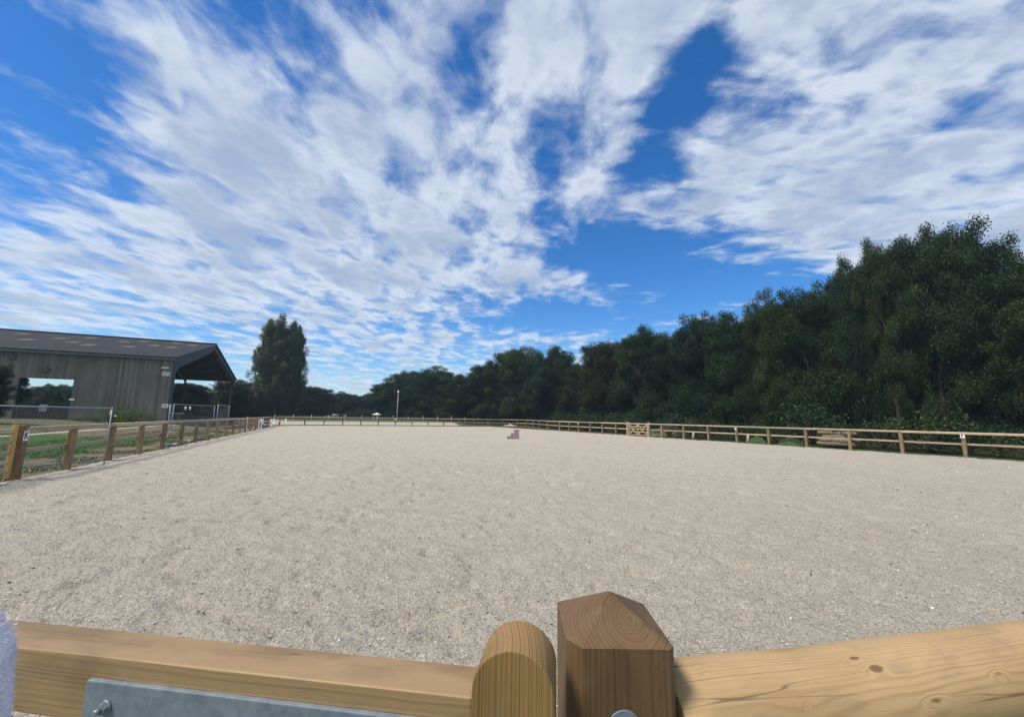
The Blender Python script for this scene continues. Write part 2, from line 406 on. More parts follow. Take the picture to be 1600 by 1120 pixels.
# value noise in numpy
def vnoise(x, y, s):
    xi, yi = np.floor(x).astype(np.int64), np.floor(y).astype(np.int64)
    fx, fy = x - xi, y - yi; fx = fx * fx * (3 - 2 * fx); fy = fy * fy * (3 - 2 * fy)
    def h(a, b):
        n = (a * 374761393 + b * 668265263 + s * 974634777) & 0xffffffff
        n = ((n ^ (n >> 13)) * 1274126177) & 0xffffffff
        return ((n ^ (n >> 16)) & 0xffff) / 65535.0
    return (h(xi, yi) * (1 - fx) + h(xi + 1, yi) * fx) * (1 - fy) + (h(xi, yi + 1) * (1 - fx) + h(xi + 1, yi + 1) * fx) * fy - .5

# ------------------------------------------------------------------ arena layout (metres, camera above the origin)
PL, PR = -.409, -.479
uL, nL = np.array([math.sin(PL), math.cos(PL)]), np.array([math.cos(PL), -math.sin(PL)])
uR, nR = np.array([math.sin(PR), math.cos(PR)]), np.array([math.cos(PR), -math.sin(PR)])
DL, AL, DR, AR, SPC = 6.905, 13.818, 29.925, 8.089, 2.428
def Lp(a, off=0): return -(DL + off) * nL + a * uL
def Rp(a, off=0): return (DR + off) * nR + a * uR
far0 = np.array([-27.9, 61.9]); fdir = np.array([math.cos(.38), math.sin(.38)])
FS = 2.42 * 1.065
def smooth(a, b, x): t = np.clip((x - a) / (b - a), 0, 1); return t * t * (3 - 2 * t)
def terrain_z(x, y):
    x = np.asarray(x, float); y = np.asarray(y, float)
    t = -(x * nL[0] + y * nL[1]) - DL
    z = -.05 + .60 * smooth(1.2, 9, t) + .34 * smooth(8.5, 17, t)
    z = z * smooth(80, 55, y) + -.05 * (1 - smooth(80, 55, y))
    r = np.hypot(x, y)
    z = z + .05 * vnoise(x / 1.7, y / 1.7, 3) * smooth(.3, 2.0, t) + .9 * smooth(150, 600, r) * 0
    fz = (x - far0[0]) * -fdir[1] + (y - far0[1]) * fdir[0]
    rz = x * nR[0] + y * nR[1] - DR
    z = z - .25 * smooth(.15, .9, -t) * smooth(.15, .9, -rz) * smooth(.15, .9, -fz)
    z = z + .68 * smooth(1.5, 9, fz)
    return z

# terrain: one sheet to the horizon
az = np.concatenate([np.linspace(-math.pi, -1.25, 40)[:-1], np.linspace(-1.25, -.35, 420)[:-1], np.linspace(-.35, 1.1, 260)[:-1], np.linspace(1.1, math.pi, 40)])
rr = np.concatenate([[0.0], np.geomspace(1.0, 130, 420), np.geomspace(140, 4000, 30)])
A_, R_ = np.meshgrid(az, rr)
Xg, Yg = R_ * np.sin(A_), R_ * np.cos(A_)
Zg = terrain_z(Xg, Yg)
nr, na = A_.shape
idx = np.arange(nr * na).reshape(nr, na)
Fg = np.stack([idx[:-1, :-1], idx[:-1, 1:], idx[1:, 1:], idx[1:, :-1]], -1).reshape(-1, 4)[:, ::-1]
me = npmesh('grass_field', np.stack([Xg, Yg, Zg], -1).reshape(-1, 3), Fg, MG, True)
t_ = -(Xg * nL[0] + Yg * nL[1]) - DL                       # metres outside the left fence
al_ = Xg * uL[0] + Yg * uL[1]
fz_ = (Xg - far0[0]) * -fdir[1] + (Yg - far0[1]) * fdir[0]    # metres beyond the far fence
rz_ = Xg * nR[0] + Yg * nR[1] - DR
dirt = .95 * np.clip(1 - np.abs(t_ - 1.0) / 3.0, 0, 1) + .5 * np.clip(1 - np.abs(t_ - 4.0) / .7, 0, 1) * (al_ < 40) + .35 * (t_ > 60)
dirt = np.where(al_ > 30, np.maximum(dirt, .55 * (t_ > 0) * (t_ < 9)), dirt)
dirt = np.maximum(dirt, .50 * (t_ > 7.6) * (t_ < 22) * (al_ < 60))
sandw = 1.0 * np.clip(1.25 - np.abs(t_ - 7.0) / .34, 0, 1) * .8 * (fz_ < 0)
sandw = np.maximum(sandw, np.clip(1.3 - np.abs(fz_ - 4.6) / 4.4, 0, 1) * (t_ < 6) * (rz_ < -4))
sandw = np.maximum(sandw, .75 * (t_ > 8.6) * (t_ < 40) * (al_ > 54) * (al_ < 70))
wood_shadew = smooth(.8, 3.0, rz_) + smooth(30, 40, fz_)  # weight of the floor colour that has the wood's shade painted in
wood_shadew = np.maximum(wood_shadew, smooth(1, 7, fz_) * smooth(-5, -1, rz_))
for nm, arr in (('dirt', dirt), ('sand', sandw), ('wood', np.clip(wood_shadew, 0, 1))):
    at_ = me.attributes.new(nm, 'FLOAT', 'POINT'); at_.data.foreach_set('value', arr.astype(np.float32).ravel())
tag(link('grass_field', me), kind='structure')

# arena surface: clods, hoof marks and raked waves are real relief
corner_r = 5.5
def arena_limit(a):
    dx_, dy_ = np.sin(a), np.cos(a); lim = np.full_like(a, 200.0)
    for n, d in ((-nL, DL), (nR, DR), (np.array([-fdir[1], fdir[0]]), float(far0 @ np.array([-fdir[1], fdir[0]])))):
        k = dx_ * n[0] + dy_ * n[1]
        lim = np.where(k > 1e-4, np.minimum(lim, d / np.maximum(k, 1e-4)), lim)
    return lim
az = np.concatenate([np.linspace(-1.66, -.95, 50)[:-1], np.linspace(-.95, .93, 620)[:-1], np.linspace(.93, 1.60, 50)])
lim = arena_limit(az)
R_ = np.minimum(np.geomspace(.28, 90.0, 1050)[:, None], lim[None, :])
A_ = np.repeat(az[None, :], R_.shape[0], 0)
Xa, Ya = R_ * np.sin(A_), R_ * np.cos(A_)
h = .030 * vnoise(Xa / 1.3, Ya / 1.0, 1) + .026 * vnoise(Xa / .34, Ya / .27, 2) + .030 * vnoise(Xa / .13, Ya / .10, 5) + .022 * vnoise(Xa / .055, Ya / .042, 6)
hm = np.maximum(0, vnoise(Xa / .21 + 3.3 * vnoise(Xa / 3, Ya / 3, 8), Ya / .19, 9) - .18) * -.17 - np.maximum(0, vnoise(Xa / .42 + 2.1 * vnoise(Xa / 2.2, Ya / 2.2, 12), Ya / .30, 13) - .14) * .13
rake = .0012 * np.sin((Xa * .93 + Ya * .36) * 22 + 5 * vnoise(Xa / 2, Ya / 2, 10))
fade = smooth(70, 15, R_) * .7 + .3
Za = (h + hm + rake) * fade
nr, na = A_.shape
idx = np.arange(nr * na).reshape(nr, na)
Fa = np.stack([idx[:-1, :-1], idx[:-1, 1:], idx[1:, 1:], idx[1:, :-1]], -1).reshape(-1, 4)[:, ::-1]
Rf = R_.ravel()
okf = (Rf[idx[1:, :-1]] - Rf[idx[:-1, :-1]] > 1e-9).ravel() | (Rf[idx[1:, 1:]] - Rf[idx[:-1, 1:]] > 1e-9).ravel()
Fa = np.stack([idx[:-1, :-1], idx[:-1, 1:], idx[1:, 1:], idx[1:, :-1]], -1).reshape(-1, 4)[:, ::-1][okf]
tag(link('arena_surface', npmesh('arena_surface', np.stack([Xa, Ya, Za], -1).reshape(-1, 3), Fa, MS, True)), kind='structure')

# fibre flakes and shell chips lying in the sand
def flakes(name, n, smin, smax, m, rmax, seed):
    g = np.random.default_rng(seed)
    r = 1.0 * (rmax / 1.0) ** (g.random(n) ** .72); a = g.uniform(-.95, .95, n)
    x, y = r * np.sin(a), r * np.cos(a)
    hh = .030 * vnoise(x / 1.3, y / 1.0, 1) + .026 * vnoise(x / .34, y / .27, 2) + .030 * vnoise(x / .13, y / .10, 5) + .022 * vnoise(x / .055, y / .042, 6)
    hh += np.maximum(0, vnoise(x / .21 + 3.3 * vnoise(x / 3, y / 3, 8), y / .19, 9) - .18) * -.17 - np.maximum(0, vnoise(x / .42 + 2.1 * vnoise(x / 2.2, y / 2.2, 12), y / .30, 13) - .14) * .13
    hh *= smooth(70, 15, r) * .7 + .3
    s = g.uniform(smin, smax, n) * g.uniform(.5, 1.0, n) * (1 + r / 9)
    th = g.uniform(0, 6.28, n); el = g.uniform(.25, 1.0, n); ti = g.normal(0, .35, (n, 2))
    c, s_ = np.cos(th), np.sin(th); V = np.empty((n, 4, 3))
    for k, (u, v) in enumerate(((-1, -.6), (.8, -1), (1, .7), (-.7, 1))):
        px_, py_ = u * s, v * s * el
        X, Y = c * px_ - s_ * py_, s_ * px_ + c * py_
        V[:, k] = np.stack([x + X, y + Y, hh + .004 + .35 * s + ti[:, 0] * X + ti[:, 1] * Y], -1)
    Fq = np.arange(n * 4).reshape(n, 4)
    return link(name, npmesh(name, V.reshape(-1, 3), Fq, m))
M_chip = plain('pale_chip', (.74, .71, .66, 1), .7, 0, .15, 3)
M_fibre = plain('brown_fibre', (.22, .15, .11, 1), .9, 0, .4, 3)
M_fib2 = plain('grey_fibre', (.46, .42, .36, 1), .9, 0, .4, 3)
tag(flakes('pale_shell_chips', 9000, .0015, .0065, M_chip, 26, 1), 'small pale chips scattered over the sand surface', 'chips', kind='stuff')
tag(flakes('brown_fibres', 9000, .0012, .0042, M_fibre, 16, 2), 'dark brown fibres mixed into the sand surface', 'fibres', kind='stuff')
tag(flakes('grey_fibres', 20000, .003, .010, M_fib2, 16, 3), 'grey felt fibres mixed into the sand surface', 'fibres', kind='stuff')

# ------------------------------------------------------------------ arena fence
post_me = MB().box(-.075, .075, -.075, .075, -.25, 1.138).mesh('post', M_fence, .012, 1)
def railmesh(L, hgt, dep, mtl=None, round_=True):
    return MB().box(0, L, -dep / 2, dep / 2, -hgt / 2, hgt / 2).mesh('rail', mtl or M_rail, min(hgt, dep) * (.33 if round_ else .1), 3)
def fence(name, pts, label, inward, edge=False, skip_first=False, skip_last=False, zf=None):
    """pts: ground points of the posts; inward: +1 when the arena lies to the left of the run"""
    root = empty(name, (pts[0][0], pts[0][1], 0), 0, label, 'fence')
    o = Vector((pts[0][0], pts[0][1], 0))
    for i, p in enumerate(pts):
        if (i == 0 and skip_first) or (i == len(pts) - 1 and skip_last): continue
        a = pts[max(i - 1, 0)]; b = pts[min(i + 1, len(pts) - 1)]
        ob = link('post', post_me, root, Vector((p[0], p[1], random.uniform(-.02, .004))) - o, (random.gauss(0, .013), random.gauss(0, .013), math.atan2(b[1] - a[1], b[0] - a[0]) + random.gauss(0, .03)))
    # rails run two bays each, butted at the posts
    i = 0
    while i < len(pts) - 1:
        j = i + 1
        if i + 2 < len(pts):
            d1 = np.array(pts[i + 1]) - pts[i]; d2 = np.array(pts[i + 2]) - pts[i + 1]
            if abs(d1[0] * d2[1] - d1[1] * d2[0]) / (np.hypot(*d1) * np.hypot(*d2)) < .03: j = i + 2
        a, b = Vector((*pts[i], 0)), Vector((*pts[j], 0)); d = b - a; L = d.length; rz = math.atan2(d.y, d.x)
        nrm = Vector((-d.y, d.x, 0)).normalized() * inward
        sag = random.uniform(-.006, .006)
        link('top_rail', railmesh(L - .006, .12, .14), root, a - o + Vector((0, 0, 1.20 + sag)) + nrm * .04, (0, 0, rz))
        link('mid_rail', railmesh(L - .006, .10, .045, round_=False), root, a - o + Vector((0, 0, .66 + sag)) - nrm * .097, (0, 0, rz))
        if edge: link('edge_board', railmesh(L - .006, .16, .035, M_fence, False), root, a - o + Vector((0, 0, .03)) - nrm * .095, (0, 0, rz))
        i = j
    return root
Kp = Vector((*Lp(14.05), 0))
left_pts = [tuple(Lp(14.05))] + [tuple(Lp(AL + SPC * i)) for i in range(1, 16)]
al_far = AL + SPC * 15
Pc0 = Lp(al_far); 
fpts = [far0 + fdir * FS * k for k in range(-1, 12)]
def curve(p0, d0, p1, d1, n):
    p0, p1 = np.array(p0), np.array(p1); L = np.hypot(*(p1 - p0)) * 1.0
    out = []
    for k in range(1, n):
        t = k / n; h00 = 2*t**3-3*t**2+1; h10 = t**3-2*t**2+t; h01 = -2*t**3+3*t**2; h11 = t**3-t**2
        out.append(tuple(h00*p0 + h10*L*np.array(d0) + h01*p1 + h11*L*np.array(d1)))
    return out
c1 = curve(Pc0, uL, fpts[0], fdir, 4)
left_pts = left_pts
fence('post_and_rail_fence', left_pts, 'brown post and rail fence down the left side, starting at the K gatepost', -1, skip_first=True)
# far side joins the right side by a wide curve
R_ALL = [tuple(Rp(AR + SPC * i)) for i in range(0, 30)]
def a_at(px):                                            # where along the right fence a picture column falls
    lo, hi = 0.0, 75.0
    for _ in range(50):
        mid = (lo + hi) / 2; p = Rp(mid); v = Vector((p[0], p[1], -CAMH)); x = 800 + F * v.dot(cam_r) / v.dot(F0)
        lo, hi = (mid, hi) if x > px else (lo, mid)
    return lo
r_px = [889.3, 904.5, 922.3, 941.4, 962.9, 981.0]
gate_a, gate_b = a_at(981.0), a_at(1014.3)
n_after = [a_at(x) for x in (962.9, 941.4, 922.3, 904.5, 889.3, 874.5)]
right_far = [tuple(Rp(gate_a))] + [tuple(Rp(a)) for a in n_after]
end_r = np.array(right_far[-1])
c2 = curve(fpts[-1], fdir, end_r, -uR, 6)
far_line = [tuple(Pc0)] + c1 + [tuple(p) for p in fpts]
fence('post_and_rail_fence', far_line, 'brown post and rail fence across the far end of the arena', -1, edge=True, skip_first=True)
right_run = [tuple(fpts[-1])] + c2 + right_far[::-1]
fence('post_and_rail_fence', right_run, 'brown fence curving round the far right corner to the wicket gate', -1, edge=True, skip_first=True, skip_last=True)
near_r = [tuple(Rp(gate_b))] + [tuple(Rp(AR + SPC * i)) for i in (8, 7, 6, 5, 4, 3, 2, 1, 0, -1, -2, -3, -4, -5)]
near_r = [p for k, p in enumerate(near_r) if k == 0 or True]
if np.hypot(*(np.array(near_r[0]) - near_r[1])) < .7: near_r.pop(1)
fence('post_and_rail_fence', near_r, 'brown fence before the wood, from the wicket gate to plate F', -1, edge=False, skip_first=True)

# letter markers
def letter(ch, size=.15):
    c = bpy.data.curves.new('letter', 'FONT'); c.body = ch; c.size = size; c.extrude = .0015; c.align_x = 'CENTER'; c.align_y = 'CENTER'; c.offset = .004
    o = bpy.data.objects.new('tmp', c); COL.objects.link(o)
    bpy.context.view_layer.update()
    me = bpy.data.meshes.new_from_object(o.evaluated_get(bpy.context.evaluated_depsgraph_get()))
    bpy.data.objects.remove(o); me.name = 'letter'; me.materials.clear(); me.materials.append(M_ink); return me
def marker(ch, p, facing, z, label, w_=.17, h_=.22, size=.23):
    f = Vector((facing[0], facing[1], 0)).normalized(); rz = math.atan2(f.y, f.x) + math.pi / 2
    r = empty('letter_marker', (p[0], p[1], z), rz, label, 'sign', 'letter markers on the arena fence')
    MB().box(-w_ / 2, w_ / 2, -.006, 0, -h_ / 2, h_ / 2).build('plate', M_white, r, bevel=.001, seg=1)
    if ch:
        o = link('letter', letter(ch, size), r, (0, -.0085, 0), (math.pi / 2, 0, 0))
    return r
kf = Vector((uL[0] * -.55 + nL[0] * .9, uL[1] * -.55 + nL[1] * .9, 0))
inL = nL; inR = -nR
def onpost(p, n, off=.083): return (p[0] + n[0] * off, p[1] + n[1] * off)
marker('F', onpost(Rp(AR), inR, .095), inR, 1.075, 'white letter plate F on the right fence, at the near end of the wood')
marker('P', onpost(Rp(AR + SPC * 5), inR, .095), inR, 1.075, 'white letter plate P on the right fence, right of the wicket gate')
marker('B', onpost(Rp(n_after[3]), inR, .095), inR, 1.075, 'small white letter plate on the right fence, left of the wicket gate')
marker('C', onpost(far_line[5 + 4], -np.array([-fdir[1], fdir[0]]), .1), -np.array([-fdir[1], fdir[0]]), 1.02, 'small white letter plate on the far fence, below the tall pole', .25, .25, .25)

# K gatepost and its field gate
gp_me = MB().box(-.10, .10, -.10, .10, -.3, 1.30).mesh('gatepost', wood('gatepost_timber', (.25, .15, .075, 1), (.15, .085, .04, 1), 'Z', (.02, .03), .015, rough=.75, stain=.5), .012, 1)
kpost = tag(link('gatepost', gp_me, None, Vector((Kp.x, Kp.y, 0)), (0, 0, math.atan2(uL[1], uL[0]))), 'thick square brown gatepost carrying the K plate at the left', 'gatepost')
marker('K', (Kp.x + nL[0] * .105, Kp.y + nL[1] * .105), nL, 1.04, 'white letter plate K on the thick gatepost at the left', .19, .24, .25)
def field_gate(name, p, d, L, label, mtl, bars, cross=1, hgt=1.22):
    root = empty(name, (p[0], p[1], 0), math.atan2(d[1], d[0]), label, 'gate')
    MB().box(0, .12, -.035, .035, .06, hgt + .10).build('stile', mtl, root, bevel=.008)
    MB().box(L - .09, L, -.035, .035, .06, hgt + .05).build('stile', mtl, root, bevel=.008)
    for k, z in enumerate(bars):
        hh = .10 if k == len(bars) - 1 else .075
        MB().box(.12, L - .09, -.03 if hh > .08 else -.012, .03 if hh > .08 else .012, z - hh / 2, z + hh / 2).build('rail', M_rail, root, bevel=.005)
    n = cross
    for c in range(n):
        x0, x1 = .12 + (L - .21) * c / n, .12 + (L - .21) * (c + 1) / n
        if n > 1 and c: MB().box(x0 - .05, x0 + .05, -.045, .045, bars[0] - .06, hgt + .06).build('stile', mtl, root, bevel=.006)
        MB().bar((x0 + .03, -.026, bars[0]), (x1 - .03, -.026, bars[-1] - .03), .022, .075, (0, 0, 1)).build('brace', mtl, root)
        if n > 1: MB().bar((x0 + .03, -.05, bars[-1] - .03), (x1 - .03, -.05, bars[0]), .022, .075, (0, 0, 1)).build('brace', mtl, root)
    return root
gstart = Lp(14.05 - .16)
field_gate('field_gate', gstart, -uL, 3.3, 'yellow timber field gate hung on the K gatepost at the left edge', M_yellow, [.22, .44, .66, .90, 1.17])
# wicket gate in the right fence
ga, gb = Rp(gate_a), Rp(gate_b)
for p, lb in ((ga, 'thick post on the far side of the wicket gate with crossed braces'), (gb, 'thick post on the near side of the wicket gate with crossed braces')):
    tag(link('gatepost', MB().box(-.1, .1, -.1, .1, -.2, 1.36).mesh('gatepost', M_rail, .015, 1), None, (p[0], p[1], 0), (0, 0, math.atan2(uR[1], uR[0]))), lb, 'gatepost', 'posts of the wicket gate')
dgv = (gb - ga); Lg = float(np.hypot(*dgv)); dgv = dgv / Lg
field_gate('wicket_gate', ga + dgv * .13, dgv, Lg - .26, 'timber wicket gate with two crossed braces in the right fence', M_rail, [.14, .42, .70, .93, 1.20], 2, 1.24)

# ------------------------------------------------------------------ near gate, its post and the round rail
W_post = wood('dark_post_timber', (.185, .112, .054, 1), (.105, .060, .028, 1), 'Z', (.025, -.045), .0066, rough=.55, stain=.45, grain=.50, seed=2.1, warp=.007, bumpd=.0008, cracks=True)
s2, zt, za = .0865, 1.300, 1.352
pm = MB(); c_ = .009
ring_ = [(-s2 + .022, -s2), (s2 - c_, -s2), (s2, -s2 + c_), (s2, s2 - c_), (s2 - c_, s2), (-s2 + c_, s2), (-s2, s2 - c_), (-s2, -s2 + .030)]
vs = [(x, y, -.3) for x, y in ring_] + [(x, y, zt) for x, y in ring_] + [(x * .035 - .0, y * .035, za) for x, y in ring_]
pm.add(vs, [tuple(range(8))[::-1]] + [(k, (k + 1) % 8, 8 + (k + 1) % 8, 8 + k) for k in range(8)] + [(8 + k, 8 + (k + 1) % 8, 16 + (k + 1) % 8, 16 + k) for k in range(8)] + [tuple(range(16, 24))])
gate_post = empty('gatepost', (.185, .808, 0), 0, 'dark brown square gatepost with a four sided point in the foreground', 'gatepost')
pm.build('post', W_post, gate_post, bevel=.0022, seg=2)
wb = MB().tube([(0, 0, 0), (0, -.003, 0)], .027, 28).tube([(0, -.003, 0), (0, -.011, 0)], .015, 6, smooth=False).tube([(0, -.011, 0), (0, -.02, 0)], .008, 12)
wb.build('bolt', M_galv, gate_post, (.001, -s2 - .001, 1.186))
# rail to the right: a machine rounded pole
KN = [(.115,-.004,.069,.005,1.4),(.075,-.006,.072,.007,2.0),(.02,.0,.075,.006,4.0),(.36,-.038,.063,.010,1.6),(.34,-.02,.072,.006,2.2),(.20,-.058,.040,.004,1.2),(.43,-.068,.028,.007,2.6),(.58,-.058,.044,.008,1.6),
      (.76,-.030,.067,.008,2.2),(.90,-.046,.058,.013,2.0),(.86,-.035,.065,.008,2.0),(1.03,-.072,.0,.010,2.0)]
W_rail = wood('round_rail_timber', (.53, .370, .190, 1), (.385, .245, .110, 1), 'X', (.13, .0), .0048, cracks=True, knots=[(a * 1.16, b * 1.16, c * 1.16, d * .8, e * 1.3) for a, b, c, d, e in KN], rough=.6, stain=.22, grain=.50, seed=5.3, warp=.012, bumpd=.0007)
rdir = Vector((.76, .155, 0)).normalized()
rroot = empty('round_rail', (.2725, .800, 1.139), math.atan2(rdir.y, rdir.x), 'pale round timber rail running right from the foreground gatepost', 'rail')
bm_ = MB(); npt = 60
pts = [(i * 3.4 / npt, .0022 * math.sin(i * .37) , .002 * math.sin(i * .53 + 1)) for i in range(npt + 1)]
bm_.tube(pts, [.088 + .0013 * math.sin(i * .9) for i in range(npt + 1)], 48)
bm_.build('rail', W_rail, rroot)
tag(link('fence_post', MB().box(-.075, .075, -.075, .075, -.25, 1.12).mesh('post', M_fence, .012, 1), None, (3.40, 1.44, 0), (0, 0, .2)), 'square fence post holding the round foreground rail, right of the frame', 'post')
rear = [(3.45 + 2.4 * k * math.cos(.2), 1.42 + 2.4 * k * math.sin(.2)) for k in range(0, 10)]
fence('post_and_rail_fence', rear, 'brown post and rail fence continuing right of the round rail, outside the frame', 1, skip_first=True)

# gate at the left, slightly ajar
GA = math.radians(180 - 8.0)
W_gate = wood('gate_rail_timber', (.37, .255, .135, 1), (.27, .170, .078, 1), 'X', (.12, .02), .009, cracks=True, knots=[(.125, .0, .058, .0085, 1.15), (.150, -.005, .055, .003, 5), (.80, .03, .010, .006, 1.0)], rough=.5, stain=.5, grain=.30, seed=3.0, warp=.012, bumpd=.0006)
W_stile = wood('gate_stile_timber', (.335, .210, .084, 1), (.225, .132, .048, 1), 'Z', (.42, .06), .0062, rough=.5, stain=.35, grain=.75, seed=9.0, warp=.004, bumpd=.0010)
gate = empty('field_gate', (.073, .680, 0), GA, 'wide timber gate in the left foreground with a galvanised strap hinge', 'gate')
def arch(x0, x1, y0, y1, z0, zt_, n=28):
    b_ = MB(); r_ = (x1 - x0) / 2; xc = (x0 + x1) / 2
    prof = [(x0, z0), (x1, z0)] + [(xc + r_ * math.cos(math.pi * k / n), zt_ - r_ + r_ * math.sin(math.pi * k / n)) for k in range(n + 1)]
    m_ = len(prof)
    vs = [(x, y0, z) for x, z in prof] + [(x, y1, z) for x, z in prof]
    b_.add(vs, [tuple(range(m_)), tuple(range(m_, 2 * m_))[::-1]] + [(k, (k + 1) % m_, m_ + (k + 1) % m_, m_ + k) for k in range(m_)])
    return b_
# local x runs along the gate to the left, local +y towards the viewer
arch(.0, .119, -.046, .046, .10, 1.335).build('stile', W_stile, gate, bevel=.002)
MB().box(.119, 3.1, -.038, .038, 1.164, 1.264).build('top_rail', W_gate, gate, bevel=.0045, seg=3)
for z in (.95, .72, .48, .24):
    MB().box(.125, 3.02, -.012, .012, z - .038, z + .038).build('rail', M_rail, gate, bevel=.004)
MB().box(3.1, 3.2, -.035, .035, .12, 1.30).build('stile', M_yellow, gate, bevel=.006)
MB().bar((.15, .024, .22), (1.6, .024, 1.13), .022, .08, (0, 0, 1)).build('brace', M_rail, gate)
MB().bar((3.05, .024, .22), (1.6, .024, 1.13), .022, .08, (0, 0, 1)).build('brace', M_rail, gate)
hg = MB().box(.14, .762, .038, .047, 1.150, 1.232).build('strap_hinge', M_galv, gate, bevel=.0016)
for bx in (.718, .475, .24):
    MB().tube([(bx, .047, 1.198), (bx, .051, 1.198)], .010, 20).tube([(bx, .051, 1.198), (bx, .057, 1.198)], .0085, 6, smooth=False).tube([(bx, .057, 1.198), (bx, .066, 1.198)], .0045, 12).build('bolt', M_galv_b, hg)
tag(link('gatepost', MB().box(-.0875, .0875, -.0875, .0875, -.2, 1.32).mesh('gatepost', M_fence, .01, 1), None, (-3.3, 1.16, 0), (0, 0, .1)), 'brown gatepost at the latch end of the foreground gate, left of the frame', 'gatepost')

# ------------------------------------------------------------------ trees
def leafcloud(centres, sizes, per, leaf, g, flat=.7, droop=0.0):
    V, T = [], []
    for c, s in zip(centres, sizes):
        n = max(6, int(per * (s ** 2)))
        p = g.normal(0, 1, (n, 3)); p /= np.linalg.norm(p, axis=1)[:, None]
        p *= (g.random(n) ** .5)[:, None] * s * (1 + .35 * g.random(n) ** 3)[:, None]; p[:, 2] *= flat; p = p + c
        p[:, 2] -= droop * g.random(n)
        nv = g.normal(0, 1, (n, 3)); nv[:, 2] = np.abs(nv[:, 2]) + .5; nv /= np.linalg.norm(nv, axis=1)[:, None]
        a = np.cross(nv, g.normal(0, 1, (n, 3))); a /= np.linalg.norm(a, axis=1)[:, None] + 1e-9
        b = np.cross(nv, a); l = leaf * g.uniform(.6, 1.35, n)[:, None]
        q = np.stack([p - a * l - b * l * .12, p + b * l * .55, p + a * l + b * l * .1, p - b * l * .5], 1)
        V.append(q.reshape(-1, 3)); T.append(np.repeat(np.clip(g.normal(g.uniform(.15, .85), .18), 0, 1) * np.ones(n), 1) + g.normal(0, .12, n))
    V = np.concatenate(V); T = np.clip(np.concatenate(T), 0, 1)
    return V, T
def crownmesh(name, V, T, m):
    n = len(V) // 4
    me = npmesh(name, V, np.arange(n * 4).reshape(n, 4), m)
    a = me.attributes.new('tone', 'FLOAT', 'FACE'); a.data.foreach_set('value', T.astype(np.float32))
    return me
def limb(mb, p, d, L, r, g, depth, tips):
    pts = [Vector(p)]; rs = [r]; d = Vector(d).normalized(); k = 4
    for i in range(k):
        d = (d + Vector(g.normal(0, .13, 3)) + Vector((0, 0, .06))).normalized()
        pts.append(pts[-1] + d * L / k); rs.append(r * (1 - .5 * (i + 1) / k))
    mb.tube(pts, rs, 7 if r > .05 else 5, caps=False)
    tips.append(np.array(pts[-1]))
    if depth == 0: return
    for j in range(int(g.integers(2, 4))):
        a = g.uniform(0, 6.28); side = Vector((math.cos(a), math.sin(a), g.uniform(.0, .7)))
        q = pts[int(g.integers(2, 5))]
        limb(mb, q, d * .75 + side * .85, L * g.uniform(.55, .75), rs[-1] * .8, g, depth - 1, tips)
def broadleaf(seed, H, Wd, base, m, n_cl=150, leaf=.078, per=950, lump=1.0, bias=.55):
    g = np.random.default_rng(seed)
    mb = MB(); tips = []
    mb.tube([(0, 0, -.4), (0, 0, .2), (.05, .03, H * .15), (.0, .1, H * .30)], [H * .030, H * .024, H * .019, H * .016], 12, caps=False)
    for j in range(7):
        a = j * 2.4 + g.uniform(-.3, .3); zz = H * g.uniform(.12, .32)
        limb(mb, (0, 0, zz), (math.cos(a) * .9, math.sin(a) * .9, g.uniform(.45, 1.4)), H * g.uniform(.24, .36), H * .010, g, 2, tips)
    limb(mb, (0, .1, H * .3), (0, 0, 1), H * .30, H * .014, g, 2, tips)
    # crown: uneven lobes, each lobe a swarm of leaf clumps
    lob = []
    for k in range(int(15 * lump)):
        th = g.uniform(0, 6.28); zz = base + (1 - base) * ((k + .5) / int(15 * lump)) ** .9 * .92
        tt_ = (zz - base) / (1 - base); prof = math.sqrt(max(.05, 1 - tt_ ** 2.4))
        rad = Wd / 2 * prof * g.uniform(.45, .80)
        lob.append((rad * math.cos(th), rad * math.sin(th), zz * H * .93, g.uniform(.14, .25) * Wd))
    lob += [(g.normal(0, Wd * .10), g.normal(0, Wd * .10), H * z, Wd * .2) for z in (.12, .26, .4, .58, .72, .80)]
    lob += [(Wd * .20 * math.cos(a), Wd * .20 * math.sin(a), H * g.uniform(.70, .80), Wd * .16) for a in g.uniform(0, 6.28, 5)]
    C, S = [], []
    per_l = int(n_cl / len(lob) * 1.25) + 1
    for (x, y, z, r) in lob:
        for _ in range(per_l):
            v = g.normal(0, 1, 3); v /= np.linalg.norm(v); v *= r * g.uniform(.55, 1.12); v[2] *= .8
            c = np.array([x, y, z]) + v
            if c[2] < H * base * .8 or c[2] > H * .94: continue
            lim_ = Wd / 2 * math.sqrt(max(.02, 1 - (c[2] / (H * .99)) ** 2.6)) * 1.02
            if math.hypot(c[0], c[1]) > lim_ * (1 if c[2] < .84 * H else .82): continue
            C.append(c); S.append(g.uniform(.60, 1.15) * (H / 14) * (1 - .22 * smooth(.6 * H, .95 * H, c[2])))
    for t in tips:
        if H * base < t[2] < H * .93 and math.hypot(t[0], t[1]) < Wd * .45: C.append(t); S.append(g.uniform(.4, .8) * H / 14)
    V, T = leafcloud(C, S, per * .85, leaf, g, .80, .15)
    trunk = mb.mesh('trunk', M_bark); crown = crownmesh('crown', V, T, m)
    zmax = float(np.percentile(V[:, 2], 99.93)); wmax = float(np.percentile(V[:, 0], 99) - np.percentile(V[:, 0], 1))
    return trunk, crown, zmax, wmax
